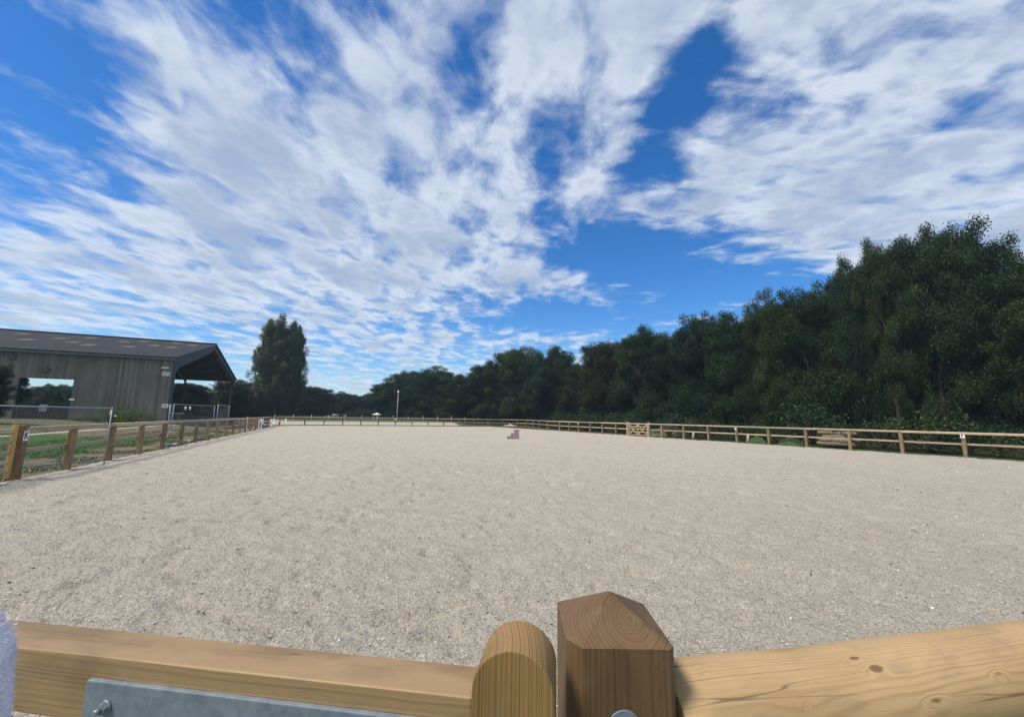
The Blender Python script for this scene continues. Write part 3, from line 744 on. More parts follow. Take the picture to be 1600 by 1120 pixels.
def poplar(seed, H, Wd, m):
    g = np.random.default_rng(seed); mb = MB(); C, S = [], []
    mb.tube([(0, 0, -.4), (0, 0, H * .2), (.1, 0, H * .5), (0, .1, H * .9)], [H * .02, H * .016, H * .009, .03], 10, caps=False)
    for j in range(180):
        a = g.uniform(0, 6.28); t = g.uniform(.02, .95); z0 = H * t * .82
        prof = (math.sin(math.pi * min(1, (t * .82 + .14)) ** .8)) ** .7
        L = Wd * .5 * prof * g.uniform(.6, 1.0) * (1 if t < .8 else 1 - 1.8 * (t - .8)); up = H * g.uniform(.10, .17)
        p1 = np.array([math.cos(a) * L, math.sin(a) * L, z0 + up])
        mb.tube([(0, 0, z0), tuple(np.array([math.cos(a) * L * .7, math.sin(a) * L * .7, z0 + up * .35])), tuple(p1)], [.06, .035, .012], 5, caps=False)
        for k in range(7):
            s = k / 6; q_ = np.array([math.cos(a) * L * (.35 + .65 * s), math.sin(a) * L * (.35 + .65 * s), z0 + up * (.05 + 1.0 * s * s)])
            C.append(q_ + g.normal(0, .18, 3)); S.append(g.uniform(.28, .6))
    V, T = leafcloud(C, S, 620, .105, g, 1.5)
    return mb.mesh('trunk', M_bark), crownmesh('crown', V, T, m), float(V[:, 2].max()), float(V[:, 0].max() - V[:, 0].min())
def bushproto(seed, H, Wd, m, n=26, leaf=.05, per=900):
    g = np.random.default_rng(seed); C, S = [], []; mb = MB()
    for k in range(n):
        a = g.uniform(0, 6.28); r_ = Wd / 2 * math.sqrt(g.random()) * .8; z = H * g.uniform(.15, .85) * (1 - .4 * (r_ / (Wd / 2)) ** 2)
        C.append(np.array([r_ * math.cos(a), r_ * math.sin(a), z])); S.append(g.uniform(.16, .30) * H)
        mb.tube([(0, 0, -.05), (r_ * math.cos(a) * .5, r_ * math.sin(a) * .5, z * .6), tuple(C[-1])], [.02, .012, .005], 5, caps=False)
    V, T = leafcloud(C, S, per / (H * H), leaf, g, .9); V[:, 2] = np.maximum(V[:, 2], .0)
    return mb.mesh('stem', M_bark), crownmesh('foliage', V, T, m), float(V[:, 2].max()), float(V[:, 0].max() - V[:, 0].min())

PROT = [broadleaf(21, 14, 11, .02, M_oak, 250), broadleaf(22, 14, 10, .03, M_ash, 260, lump=1.3), broadleaf(23, 14, 9, .02, M_ash, 220),
        broadleaf(24, 14, 12, .02, M_oak, 280, lump=1.5), broadleaf(25, 14, 10.5, .02, M_rust, 230)]
def tree(px, top, Y, kind, wpx, label, name='tree', group=None, rz=None, prot=None, zg=None, cat='tree', part=('trunk', 'crown')):
    tr, cr_, zm, wm = (prot or PROT)[kind]
    p = at(px, 645, Y); z0 = float(terrain_z(p.x, p.y)) if zg is None else zg
    pt = at(px, top, Y); H = pt.z - z0; wid = wpx / F * Y
    s = H / zm; sw = wid / wm
    root = empty(name, (pt.x, Y, z0), rz if rz is not None else random.uniform(0, 6.28), label, cat, group)
    root.scale = (sw, sw, s)
    link(part[0], tr, root); link(part[1], cr_, root)
    return root
WG = 'broadleaved trees of the dark wood'
wood_trees = [
 (1672, 448, 27, 0, 170, 'oak at the right edge of the frame, nearest tree of the wood'),
 (1578, 402, 31, 3, 130, 'dark oak just right of the tallest tree in the wood'),
 (1507, 350, 33, 1, 125, 'tallest tree of the wood, standing above the F marker'),
 (1436, 360, 34, 0, 120, 'tall broad oak immediately left of the tallest tree'),
 (1372, 376, 36, 3, 100, 'tall oak at the left shoulder of the highest group in the wood'),
 (1328, 404, 38, 2, 62, 'narrow dark tree stepping down left of the highest group'),
 (1258, 446, 41, 1, 110, 'dark round tree above the stacked logs'),
 (1196, 458, 44, 3, 90, 'dark rounded tree left of the log pile'),
 (1146, 490, 47, 2, 84, 'dark tree above the P marker, lower than its right neighbour'),
 (1090, 490, 51, 1, 84, 'brownish tree with open twigs, right of the wicket gate'),
 (1040, 522, 55, 0, 80, 'low dark tree just right of the wicket gate'),
 (1000, 514, 58, 2, 80, 'open crowned tree standing above the wicket gate'),
 (950, 532, 65, 4, 80, 'dark tree with reddish leaves left of the wicket gate'),
 (915, 566, 71, 4, 70, 'low turning tree in the dip of the skyline beyond the fence'),
 (872, 542, 79, 1, 80, 'dark tree with a spiky top left of the dip in the skyline'),
 (812, 541, 88, 3, 100, 'broad dark tree above the pink mounting block'),
 (765, 566, 93, 2, 75, 'dark tree sloping down left of the broad tree above the mounting block'),
 (722, 586, 95, 0, 75, 'low round tree in the middle of the far wood'),
 (678, 573, 100, 3, 80, 'domed tree of the far wood, right of the tall pole'),
 (640, 580, 103, 1, 65, 'dark tree directly behind the tall pole'),
 (608, 597, 106, 0, 55, 'last tree at the left end of the wood'),
]
for (px, top, Y, k, wp, lb) in wood_trees:
    tree(px, top, Y, k, wp * 1.02, lb, 'oak_tree' if k in (0, 3) else 'ash_tree', WG)
for i, (px, top, Y, k, wp) in enumerate([(1700, 490, 33, 1, 190), (1620, 470, 38, 2, 150), (1545, 430, 40, 0, 120), (1470, 425, 42, 3, 120), (1400, 430, 43, 2, 110), (1345, 470, 45, 1, 80), (1290, 480, 47, 0, 100), (1228, 490, 50, 2, 110), (1172, 515, 53, 3, 110),
     (1122, 525, 57, 1, 100), (1066, 540, 62, 0, 90), (1022, 548, 66, 3, 90), (975, 560, 70, 2, 80), (932, 585, 74, 1, 80), (895, 580, 79, 0, 80), (842, 572, 86, 2, 80), (790, 580, 94, 1, 80), (742, 596, 101, 3, 75), (700, 596, 107, 2, 75), (657, 596, 110, 0, 65), (624, 602, 112, 2, 60)]):
    tree(px, top, Y, k, wp, 'tree of the second row in the wood, its crown showing only between nearer trees', 'ash_tree', 'second row trees of the wood')
# low growth along the edge of the wood
BP = [bushproto(41, 2.2, 3.2, M_ash, 40, .07, 620), bushproto(42, 1.8, 3.6, M_oak, 40, .07, 620)]
for i in range(34):
    a = -4 + i * 2.15 + random.uniform(-.4, .4); off = random.uniform(3.2, 5.5) + (1.5 if a > 40 else 0)
    p = Rp(a, off)
    if (p[0] - far0[0]) * -fdir[1] + (p[1] - far0[1]) * fdir[0] > -9: continue
    root = empty('shrub', (p[0], p[1], -.05), random.uniform(0, 6.28), 'dark shrub in the unbroken undergrowth along the foot of the wood', 'shrub', 'undergrowth shrubs along the wood edge')
    s = random.uniform(.9, 1.7); root.scale = (s, s, s * random.uniform(.8, 1.2))
    st, fo, _, _ = BP[i % 2]; link('stem', st, root); link('foliage', fo, root)
# far hedge line and poplars
far_trees = [
 (590, 613, 128, 0, 52, 'low dark tree in the gap between the wood and the hedge line'),
 (566, 617, 130, 2, 50, 'dark tree of the far hedge, behind the small white canopy'),
 (540, 612, 128, 3, 44, 'rounded tree in the middle of the far hedge'),
 (515, 617, 128, 1, 46, 'low dark tree behind the parked trailer'),
 (492, 604, 112, 4, 54, 'brownish tree right of the poplars'),
 (462, 612, 112, 0, 60, 'dark tree behind the foot of the poplars'),
 (412, 612, 100, 3, 60, 'dark tree left of the poplars'),
 (385, 594, 86, 2, 52, 'upright dark tree between the barn and the poplars'),
 (362, 592, 80, 3, 50, 'dark tree touching the right corner of the barn roof'),
 (296, 598, 78, 4, 66, 'tree with bare twigs seen through the open end of the barn'),
 (335, 612, 110, 0, 60, 'low tree seen through the open end of the barn, right of the twiggy tree'),
 (265, 606, 92, 1, 60, 'tree mostly hidden behind the barn near its open end'),
 (22, 580, 56, 1, 34, 'dark tree filling the left of the view through the barn opening'),
 (52, 604, 84, 3, 44, 'round topped tree left of centre through the barn opening'),
 (74, 600, 84, 2, 30, 'pointed tree in the centre of the view through the barn opening'),
 (100, 601, 84, 0, 44, 'wide tree at the right of the view through the barn opening'),
 (130, 604, 84, 1, 44, 'tree hidden behind the cladding right of the barn opening'),
]
for (px, top, Y, k, wp, lb) in far_trees:
    tree(px, top, Y, k, wp, lb, 'hedge_tree', 'trees of the far hedge line')
for i in range(46):
    px = 20 + i * 24; Y = 138 + random.uniform(0, 10)
    tree(px, 625 + random.uniform(-4, 4), Y, i % 4, 46, 'tree of the distant belt behind the hedge line', 'hedge_tree', 'distant tree belt')
PP = [poplar(31, 20, 7.2, M_pop), poplar(32, 20, 5.6, M_pop)]
tree(434, 487, 85, 0, 74, 'tall pale poplar, the larger of the pair, left of its partner', 'poplar_tree', 'pair of poplars', .4, PP)
tree(463, 500, 86, 1, 50, 'narrower poplar with gaps in its crown, right of the larger one', 'poplar_tree', 'pair of poplars', 1.9, PP)
tree(-8, 568, 27, 4, 46, 'small dark tree in front of the barn at the left edge', 'garden_tree', None, 1.0)

# ------------------------------------------------------------------ barn
bx_dir = Vector((-.917, -.399, 0)); by_dir = Vector((-.399, .917, 0))
c0 = at(272, 560, 40.0); c0.z = 0
barn_ang = math.atan2(bx_dir.y, bx_dir.x)
# local frame: +x away from the open end, +y towards the arena side after the rotation; the far side is at negative y
barn = empty('barn', (c0.x, c0.y, .60), barn_ang, 'long weathered timber barn with a low pitched dark roof and an open end', 'barn')
BL, BW, EV, RG = 46.0, 28.0, 6.40, 9.80      # eaves and ridge above the barn floor
def cladmat():
    m, t, b = mat('weathered_cladding')
    oc = t.new('ShaderNodeTexCoord').outputs['Object']; X, Y, Z = t.sep(oc)
    s_ = t.m('FLOOR', t.m('MULTIPLY', X, 1 / .20))
    wn = t.new('ShaderNodeTexWhiteNoise', noise_dimensions='1D'); t.put(wn.inputs['W'], s_)
    st = t.noise(t.comb(t.m('MULTIPLY', X, 6.0), 0.0, t.m('MULTIPLY', Z, .35)), 1.0, 6, .65)
    low = t.noise(t.comb(t.m('MULTIPLY', X, .5), 0.0, t.m('MULTIPLY', Z, .3)), 1.0, 3, .5)
    c = t.mix(wn.outputs['Value'], (.128, .117, .101, 1), (.225, .206, .174, 1))
    c = t.mix(t.mr(st, .48, .72, 0, .7), c, (.25, .235, .20, 1))
    c = t.mix(t.mr(low, .45, .62, 0, .5), c, (.115, .095, .075, 1))
    t.put(b.inputs['Base Color'], c); b.inputs['Roughness'].default_value = .9
    t.put(b.inputs['Normal'], t.bump(st, .5, .01)); return m
M_clad = cladmat()
def roofmat():
    m, t, b = mat('fibre_cement_roof')
    oc = t.new('ShaderNodeTexCoord').outputs['Object']; X, Y, Z = t.sep(oc)
    wv_ = t.m('SINE', t.m('MULTIPLY', X, 6.2832 / .146))
    n = t.noise(oc, .8, 6, .65); n2 = t.noise(t.comb(t.m('MULTIPLY', X, 2.0), t.m('MULTIPLY', Y, .3), 0.0), 1.0, 5, .6)
    c = t.mix(t.mr(n, .3, .7), (.026, .026, .031, 1), (.044, .043, .046, 1)); c = t.mix(t.mr(n2, .5, .75, 0, .4), c, (.065, .06, .055, 1))
    t.put(b.inputs['Base Color'], c); b.inputs['Roughness'].default_value = .85
    t.put(b.inputs['Normal'], t.bump(wv_, .6, .03)); return m
M_roof = roofmat(); M_steel = plain('painted_steel', (.10, .115, .125, 1), .6, .2, .2, 3)
M_lightp = plain('weathered_rooflight', (.115, .105, .092, 1), .75, 0, .5, 2.5)
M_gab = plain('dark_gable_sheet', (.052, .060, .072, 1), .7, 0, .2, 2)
# the rotated frame: local y points to the camera side; wall plane y=0, building at y<0?  (checked by the sign below)
sgn = 1.0 if (Matrix.Rotation(barn_ang, 3, 'Z') @ Vector((0, 1, 0))).dot(by_dir) > 0 else -1.0
def Yb(y): return y * sgn
def bpx(px, py):       # place on the near wall plane seen at that spot
    n = Vector((-by_dir.x, -by_dir.y, 0)); d = ray(px, py); o = Vector((0, 0, CAMH))
    k = (Vector((c0.x, c0.y, 0)) - o).dot(n) / d.dot(n); p = o + d * k
    v = p - Vector((c0.x, c0.y, 0)); return v.dot(bx_dir), p.z - .60
ox0, ox1, oh = bpx(110, 625)[0], bpx(24, 625)[0], bpx(70, 591.5)[1]           # the opening in the near wall
wm = MB(); k = 0; x = 0.0
while x < BL:
    x1 = min(x + .19, BL); mid_ = (x + x1) / 2; dp = random.uniform(0, .02)
    zlo = oh if ox0 < mid_ < ox1 else -.6
    y0, y1 = sorted((Yb(-.03 - dp), Yb(.02)))
    wm.box(x + .004, x1 - .002, y0, y1, zlo + (random.uniform(-.02, .02) if zlo < 0 else 0), EV - .15); x = x1
wm.build('wall', M_clad, barn)
y0, y1 = sorted((Yb(.021), Yb(.12)))
bk = MB().box(0, ox0, y0, y1, -.6, EV - .16).box(ox1, BL, y0, y1, -.6, EV - .16).box(ox0, ox1, y0, y1, oh + .02, EV - .16)
bk.build('wall_frame', M_steel, barn)
# roof: two slopes with real thickness and an overhang
def slope(xa, xb, ya, za_, yb_, zb_, th):
    p = [(xa, Yb(ya), za_), (xb, Yb(ya), za_), (xb, Yb(yb_), zb_), (xa, Yb(yb_), zb_)]
    return MB().add([(a, b, c) for a, b, c in p] + [(a, b, c + th) for a, b, c in p], [(0, 1, 2, 3), (4, 5, 6, 7), (0, 1, 5, 4), (1, 2, 6, 5), (2, 3, 7, 6), (3, 0, 4, 7)])
sl = (RG - EV) / (BW / 2)
roof = slope(-.25, BL + .3, -.45, EV - .45 * sl, BW / 2, RG, .07).build('roof', M_roof, barn)
slope(-.25, BL + .3, BW + .45, EV - .45 * sl, BW / 2 + .002, RG, .07).build('roof', M_roof, barn)
def on_roof(x, f, w_=1.0, l_=1.6):
    ya = -.45 + (BW / 2 + .45) * f; z = EV + ya * sl + .078
    dy = l_ * .97 / 2
    p = [(x - w_ / 2, ya - dy), (x + w_ / 2, ya - dy), (x + w_ / 2, ya + dy), (x - w_ / 2, ya + dy)]
    vs = [(a, Yb(b), EV + b * sl + .074) for a, b in p] + [(a, Yb(b), EV + b * sl + .092) for a, b in p]
    MB().add(vs, [(0, 1, 2, 3), (4, 5, 6, 7), (0, 1, 5, 4), (1, 2, 6, 5), (2, 3, 7, 6), (3, 0, 4, 7)]).build('rooflight', M_lightp, roof)
for (x_, f_) in [(1.6,.80),(2.6,.55),(4.3,.60),(3.4,.88),(5.6,.42),(6.5,.85),(7.6,.72),(8.6,.38),(10.4,.48),(11.2,.84),(12.6,.66),(13.6,.45),(16.6,.80),(18.8,.58),(20.2,.86),(21.6,.42),(22.6,.66),(24.4,.5),(26,.8),(28.5,.6),(31,.75),(34,.5)]:
    on_roof(x_, f_, .95, 1.5)
y0, y1 = sorted((Yb(-.45), Yb(-.60)))
MB().box(-.25, BL + .3, y0, y1, EV - .33, EV - .17).build('gutter', M_steel, barn)
MB().tube([(-.2, Yb(BW / 2), RG + .09), (BL, Yb(BW / 2), RG + .09)], .14, 8).build('ridge_cap', M_roof, barn)
# open end: cladding band under the rake, corner strip, steel legs
def gable(xa, xb, poly, name, mtl):
    n = len(poly); vs = [(xa, Yb(y), z) for y, z in poly] + [(xb, Yb(y), z) for y, z in poly]
    MB().add(vs, [tuple(range(n)), tuple(range(n, 2 * n))[::-1]] + [(k, (k + 1) % n, n + (k + 1) % n, n + k) for k in range(n)]).build(name, mtl, barn)
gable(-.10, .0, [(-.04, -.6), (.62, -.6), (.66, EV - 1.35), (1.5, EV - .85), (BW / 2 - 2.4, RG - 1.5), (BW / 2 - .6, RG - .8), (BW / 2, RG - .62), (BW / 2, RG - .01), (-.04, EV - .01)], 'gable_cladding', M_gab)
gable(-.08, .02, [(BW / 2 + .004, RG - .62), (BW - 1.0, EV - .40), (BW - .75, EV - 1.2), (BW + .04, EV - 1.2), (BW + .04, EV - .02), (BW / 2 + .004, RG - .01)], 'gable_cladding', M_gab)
for x_ in (0.3, 6.3, ox1 + .6, ox1 + 6.5, 28, 34, 40, 45.5):
    for y_ in (.35, BW - .3):
        a, b = sorted((Yb(y_ - .15), Yb(y_ + .15)))
        MB().box(x_ - .09, x_ + .09, a, b, -.6, EV - .2).build('column', M_steel, barn)
    for sgn2 in (0, 1):
        ya, yb2 = (.35, BW / 2) if not sgn2 else (BW - .35, BW / 2)
        MB().bar((x_, Yb(ya), EV - .55), (x_, Yb(yb2), RG - .35), .15, .35, (0, 0, 1)).build('rafter', M_steel, barn)
    if x_ < 1: MB().bar((x_ + .2, Yb(BW - .4), EV - 2.2), (x_ + 3.0, Yb(BW - .4), EV - .9), .1, .1).build('brace', M_steel, barn)
a, b = sorted((Yb(BW - .1), Yb(BW + .02)))
MB().box(0, BL, a, b, EV - .42, EV - .12).build('eaves_beam', M_steel, barn)
for yy in np.linspace(1.5, BW - 1.5, 11):
    zz = EV + min(yy, BW - yy) * sl - .12; a, b = sorted((Yb(yy - .04), Yb(yy + .04)))
    MB().box(.05, BL - .1, a, b, zz - .12, zz).build('purlin', M_steel, barn)
# far end wall of the barn
a, b = sorted((Yb(.2), Yb(BW - .2)))
MB().box(BL - .1, BL, a, b, -.6, EV - .4).build('end_wall', M_clad, barn)
# boarded gate across the opening
Rb = Matrix.Rotation(barn_ang, 4, 'Z')
def bworld(x_, y_, z_): v = Rb @ Vector((x_, Yb(y_), z_)); return Vector((barn.location.x + v.x, barn.location.y + v.y, .60 + z_))
yg = empty('yard_gate', bworld(ox0 + .02, .35, 0), barn_ang, 'dark boarded yard gate across the barn opening', 'gate')
g_ = MB(); xx = 0
while xx < ox1 - ox0 - .1:
    g_.box(xx, xx + .14, -.02, .0 - .0, .18, 1.30 + random.uniform(-.01, .01)); xx += .15
g_.build('board_panel', plain('dark_boards', (.085, .07, .062, 1), .9, 0, .4, 5), yg)
for xx in (.25, .65, 2.4, 3.5): MB().box(xx, xx + .07, -.09, -.022, .05, 1.42).build('upright', M_galv_b, yg)
MB().box(0, 4.3, -.07, -.024, 1.30, 1.37).build('rail', M_galv_b, yg)
tag(MB().box(-.25, .25, -.05, .0, -.3, .3).build('notice_board', M_galv, None, bworld(ox0 + 1.55, -.35, 1.25), (0, 0, barn_ang), bevel=.02), 'pale rounded panel hanging on the yard gate in the barn opening', 'panel')
# things fixed to the wall
def plate(name, x_, z_, w_, h_, label, cat, mtl=M_white, th=.03):
    r = empty(name, bworld(x_, -.06, z_), barn_ang, label, cat)
    y0, y1 = sorted((0, Yb(-th)))
    MB().box(-w_ / 2, w_ / 2, y0, y1, -h_ / 2, h_ / 2).build('plate', mtl, r, bevel=.004, seg=1)
    return r
def wall_sign(name, px, py, w_, h_, label, cat, mtl=M_white):
    x_, z_ = bpx(px, py); return plate(name, x_, z_, w_, h_, label, cat, mtl), x_, z_
wall_sign('notice_plate', 260, 584, .62, .42, 'pale square notice high on the barn corner below the floodlight', 'sign', plain('pale_notice', (.50, .55, .52, 1), .6))
s3, sx, sz = wall_sign('arrow_sign', 258.5, 634, .50, .34, 'white sign with a dark bar low on the barn corner', 'sign')
y0, y1 = sorted((Yb(-.034), Yb(-.040))); MB().box(-.15, .15, y0, y1, -.045, .045).build('symbol', M_ink, s3)
wall_sign('notice_plate', 113, 624, .36, .16, 'small white notice just right of the barn opening', 'sign')
lx, lz = bpx(260, 576)
fl = empty('floodlight', bworld(lx, -.08, lz), barn_ang, 'white floodlight on the barn corner above the pale notice', 'light')
hd = MB(); hd.box(-.28, .28, -.10, .10, -.05, .05); hd.build('lamp_housing', M_white, fl, (0, Yb(-.22), .04), (math.radians(-22) * sgn, 0, .12), bevel=.02)
MB().bar((0, 0, -.02), (0, Yb(-.18), .02), .04, .04).build('bracket', M_steel, fl)
for (px_, py_, lb) in ((74, 578, 'dark birdhouse like vent hole box on the barn wall above the opening'), (21, 558, 'dark vent box on the barn wall near the left edge')):
    x_, z_ = bpx(px_, py_)
    r = empty('vent_box', bworld(x_, -.06, z_), barn_ang, lb, 'vent')
    y0, y1 = sorted((0, Yb(-.16))); MB().box(-.22, .22, y0, y1, -.16, .10).build('box', M_steel, r, bevel=.01)
    MB().bar((-.26, Yb(-.08), .16), (.26, Yb(-.08), .11), .24, .03).build('lid', M_steel, r)
# bushes at the barn foot
BB = [bushproto(51, 1.5, 3.0, M_bush, 40, .055, 900), bushproto(52, 1.5, 2.4, M_bush, 34, .05, 900)]
for (px, py, hpx, wpx_, k, lb) in [(172, 664, 32, 34, 0, 'dark green rose bush left of the grassy shrub at the barn foot'), (205, 664, 29, 48, 1, 'yellowish grassy shrub at the barn foot'), (235, 664, 20, 26, 0, 'low shrub near the barn corner'),
        (128, 664, 12, 40, 1, 'low weeds at the foot of the barn right of the opening'), (150, 664, 14, 24, 0, 'low weeds beside the rose bush')]:
    Y = 36.6; p = at(px, py, Y); z0 = float(terrain_z(p.x, p.y)); tp = at(px, py - hpx, Y).z - z0
    pr = BB[k]; root = empty('shrub', (p.x, p.y, z0 - .02), k * 1.3, lb, 'shrub')
    sw = wpx_ / F * Y / pr[3]; root.scale = (sw, sw, max(.35, tp) / pr[2])
    link('stem', pr[0], root); link('foliage', pr[1], root)
M_pink = plain('pale_petal', (.75, .50, .42, 1), .7)
fl_ = MB()
for (px, py) in ((173.5, 643), (173, 646.5), (181, 650)):
    p = at(px, py, 35.3)
    for k in range(6): a = k * 1.05; fl_.tube([p + Vector((math.cos(a) * .08, 0, math.sin(a) * .06)), p + Vector((math.cos(a) * .02, -.03, math.sin(a) * .02))], [.05, .03], 6)
fl_.build('rose_bloom', M_pink); tag(bpy.data.objects['rose_bloom'], 'pale pink rose blooms on the dark bush by the barn', 'flowers')

# ------------------------------------------------------------------ mesh fence panels (site fencing)
def site_panel(p, d, L, hgt, label, z0=0.0, feet=True):
    r = empty('site_fence_panel', (p[0], p[1], z0), math.atan2(d[1], d[0]), label, 'fence panel', 'galvanised site fence panels')
    fr = MB().tube([(0, 0, .0), (0, 0, hgt)], .021, 10).tube([(L, 0, 0), (L, 0, hgt)], .018, 10).tube([(.02, 0, hgt - .03), (L - .02, 0, hgt - .03)], .019, 10).tube([(.02, 0, .16), (L - .02, 0, .16)], .019, 10)
    fr.build('frame', M_galv_b, r)
    ms_ = MB(); k = .075
    while k < L - .02: ms_.box(k - .0007, k + .0007, -.0007, .0007, .17, hgt - .04); k += .075
    z = .36
    while z < hgt - .1: ms_.box(.02, L - .02, -.0007, .0007, z - .0007, z + .0007); z += .2
    ms_.build('wire_mesh', M_galv_b, r)
    for xx in ((0, L) if feet else ()):
        MB().box(xx - .14, xx + .14, -.11, .11, 0, .10).build('block_foot', M_concrete, r, bevel=.02, seg=1)
    return r
q1 = at(163, 720, 13.25); q0 = at(0, 735, 10.75)
d_ = Vector((q1.x - q0.x, q1.y - q0.y)); Lq = d_.length; d_.normalize()
site_panel((q1.x - d_.x * 3.5, q1.y - d_.y * 3.5), d_, 3.5, 1.79, 'galvanised mesh panel behind the left fence, ending left of the third post', .0, False)
site_panel((q1.x - d_.x * 7.05, q1.y - d_.y * 7.05), d_, 3.5, 1.79, 'galvanised mesh panel running out of the left edge of the frame', .0)
pA, pB, pC = at(270, 650, 27), at(334, 650, 31), at(357, 650, 36)
zz1 = .36
for (a, b, lb) in ((pA, pB, 'galvanised mesh panel in front of the open end of the barn, nearer of two'), (pB + Vector((.1, .2, 0)), pC, 'galvanised mesh panel in front of the open end of the barn, farther of two')):
    d_ = Vector((b.x - a.x, b.y - a.y)); L_ = d_.length; d_.normalize()
    site_panel((a.x, a.y), d_, L_, 1.84, lb, zz1 if a is pA else .45)
pE = at(264, 650, 24); 
site_panel((pE.x, pE.y), Vector((pA.x - pE.x, pA.y - pE.y)).normalized(), (pA - pE).length - .1, 1.9, 'galvanised mesh panel seen edge on beside the barn corner', .22)
# show jump poles stored on the grass behind the left fence
M_teal = plain('teal_paint', (.10, .24, .25, 1), .5); M_blue = plain('navy_paint', (.03, .05, .10, 1), .5)
for i, (px0, px1, py, Y, mm, lb) in enumerate([(262, 284, 683, 20.5, M_teal, 'teal jump pole lying on the grass, left end of the row'), (286, 304, 681, 23, M_teal, 'teal jump pole lying behind the seventh fence post'), (306, 328, 682, 25, M_blue, 'dark blue jump pole lying on the ground, right of the teal poles')]):
    a, b = at(px0, py, Y), at(px1, py, Y + 1.3); za_ = float(terrain_z(a.x, a.y)) + .1; zb_ = float(terrain_z(b.x, b.y)) + .1
    v = Vector((b.x - a.x, b.y - a.y, zb_ - za_)); L_ = v.length
    r = empty('jump_pole', (a.x, a.y, za_), math.atan2(v.y, v.x), lb, 'jump pole', 'jump poles on the ground')
    for k in range(3):
        MB().tube([(L_ * k / 3, 0, 0), (L_ * (k + 1) / 3, 0, 0)], .055, 10).build('pole_band', mm if k != 1 else (M_white if i != 2 else mm), r)
# low store behind the mesh panels
sb = at(286, 650, 44); r = empty('field_bench', (sb.x, sb.y, .55), barn_ang, 'low timber bench with a pale top inside the barn end', 'bench')
MB().box(0, 3.2, -.3, .3, .95, 1.03).build('top', M_white, r); 
for xx in (.3, 2.7): MB().box(xx, xx + .15, -.25, .25, 0, .95).build('leg', M_fence, r)
for (px_, py_, lb) in ((290, 637.5, 'pale lamp cap on the left of the mesh panel top rail'), (297, 637.5, 'pale lamp cap on the right of the mesh panel top rail')):
    p = at(px_, py_, 28.0)
    tag(MB().tube([p + Vector((0, 0, -.12)), p + Vector((0, 0, .06)), p + Vector((0, 0, .1))], [.045, .06, .03], 10).build('panel_cap', M_white), lb, 'cap', 'pale caps on the mesh panel')

# ------------------------------------------------------------------ small things by the far left corner
def jump_wing(p, rz, mtl, label, w_=.75, h_=1.2):
    r = empty('jump_wing', (p[0], p[1], .0), rz, label, 'jump stand', 'show jump stands by the far left corner')
    MB().box(-w_ / 2, -w_ / 2 + .08, -.04, .04, .0, h_).build('upright', M_white, r, bevel=.004)
    MB().box(w_ / 2 - .08, w_ / 2, -.04, .04, .0, h_ * .8).build('upright', M_white, r, bevel=.004)
    MB().add([(-w_/2+.08, -.02, .45), (w_/2-.08, -.02, .45), (w_/2-.08, -.02, h_*.72), (-w_/2+.08, -.02, h_*.92), (-w_/2+.08, .02, .45), (w_/2-.08, .02, .45), (w_/2-.08, .02, h_*.72), (-w_/2+.08, .02, h_*.92)],
             [(0,1,2,3),(4,5,6,7),(0,1,5,4),(1,2,6,5),(2,3,7,6),(3,0,4,7)]).build('panel', mtl, r)
    for xx in (-w_ / 2 + .04, w_ / 2 - .04): MB().box(xx - .04, xx + .04, -.32, .32, 0, .08).build('foot', M_white, r)
    return r
M_orange = plain('tan_jump_paint', (.33, .17, .09, 1), .6); M_maroon = plain('maroon_paint', (.12, .05, .05, 1), .6); M_purple = plain('muted_purple_paint', (.17, .11, .16, 1), .6)
def spot(px, Y): p = at(px, 650, Y); return (p.x, p.y)
jump_wing(spot(396.5, 40), .3, M_orange, 'tan jump wing with white feet, nearest of the stands in the far left corner', 1.1, 1.32)
jump_wing(spot(404, 45), .2, M_purple, 'muted purple jump wing second in the row of stands', .8, 1.0)
jump_wing(spot(418, 50), .1, M_maroon, 'maroon jump wing behind the white cavaletti', 1.0, 1.15)
def cavaletti(p, rz, label, L=1.8):
    r = empty('cavaletti', (p[0], p[1], 0), rz, label, 'cavaletti', 'white cavaletti by the far left corner')
    for xx in (0, L):
        MB().bar((xx, -.35, .42), (xx, .25, 1.0), .09, .09).bar((xx, .35, .42), (xx, -.25, 1.0), .09, .09).build('cross_end', M_white, r)
        MB().box(xx - .05, xx + .05, -.05, .05, 0, .65).build('leg', M_white, r)
    MB().tube([(0, 0, .74), (L, 0, .74)], .05, 10).build('pole', M_white, r)
    return r
cavaletti(spot(410, 47.5), 1.1, 'white cavaletti with crossed ends, left of the pair by the corner', 1.2)
cavaletti(spot(429, 51), .75, 'white cavaletti with crossed ends, right of the pair by the corner', 1.3)

# ------------------------------------------------------------------ mounting block
mbp = gnd(801.5, 685.5)
M_mb = plain('dusty_pink_plastic', (.34, .245, .265, 1), .55, 0, .12, 6)
mb_ = empty('mounting_block', (mbp.x, mbp.y, 0.0), .12, 'dusty pink three step mounting block alone on the sand', 'mounting block')
for k, (xa, xb, z) in enumerate(((-.46, -.02, .20), (-.16, .20, .44), (.10, .46, .70))):
    MB().box(xa, xb - .05 if k < 2 else xb, -.26, .26, z - .05, z).build('step', M_mb, mb_, bevel=.012)
prof = [(-.44, 0), (.46, 0), (.44, .65), (.13, .65), (.10, .40), (-.13, .40), (-.17, .152), (-.42, .152)]
for s_ in (-.24, .20):
    n = len(prof); vs = [(x, s_, z) for x, z in prof] + [(x, s_ + .04, z) for x, z in prof]
    MB().add(vs, [tuple(range(n)), tuple(range(n, 2 * n))[::-1]] + [(k, (k + 1) % n, n + (k + 1) % n, n + k) for k in range(n)]).build('side_panel', M_mb, mb_, bevel=.006, seg=1)
MB().box(.40, .45, -.2, .2, .0, .65).build('back_panel', M_mb, mb_)

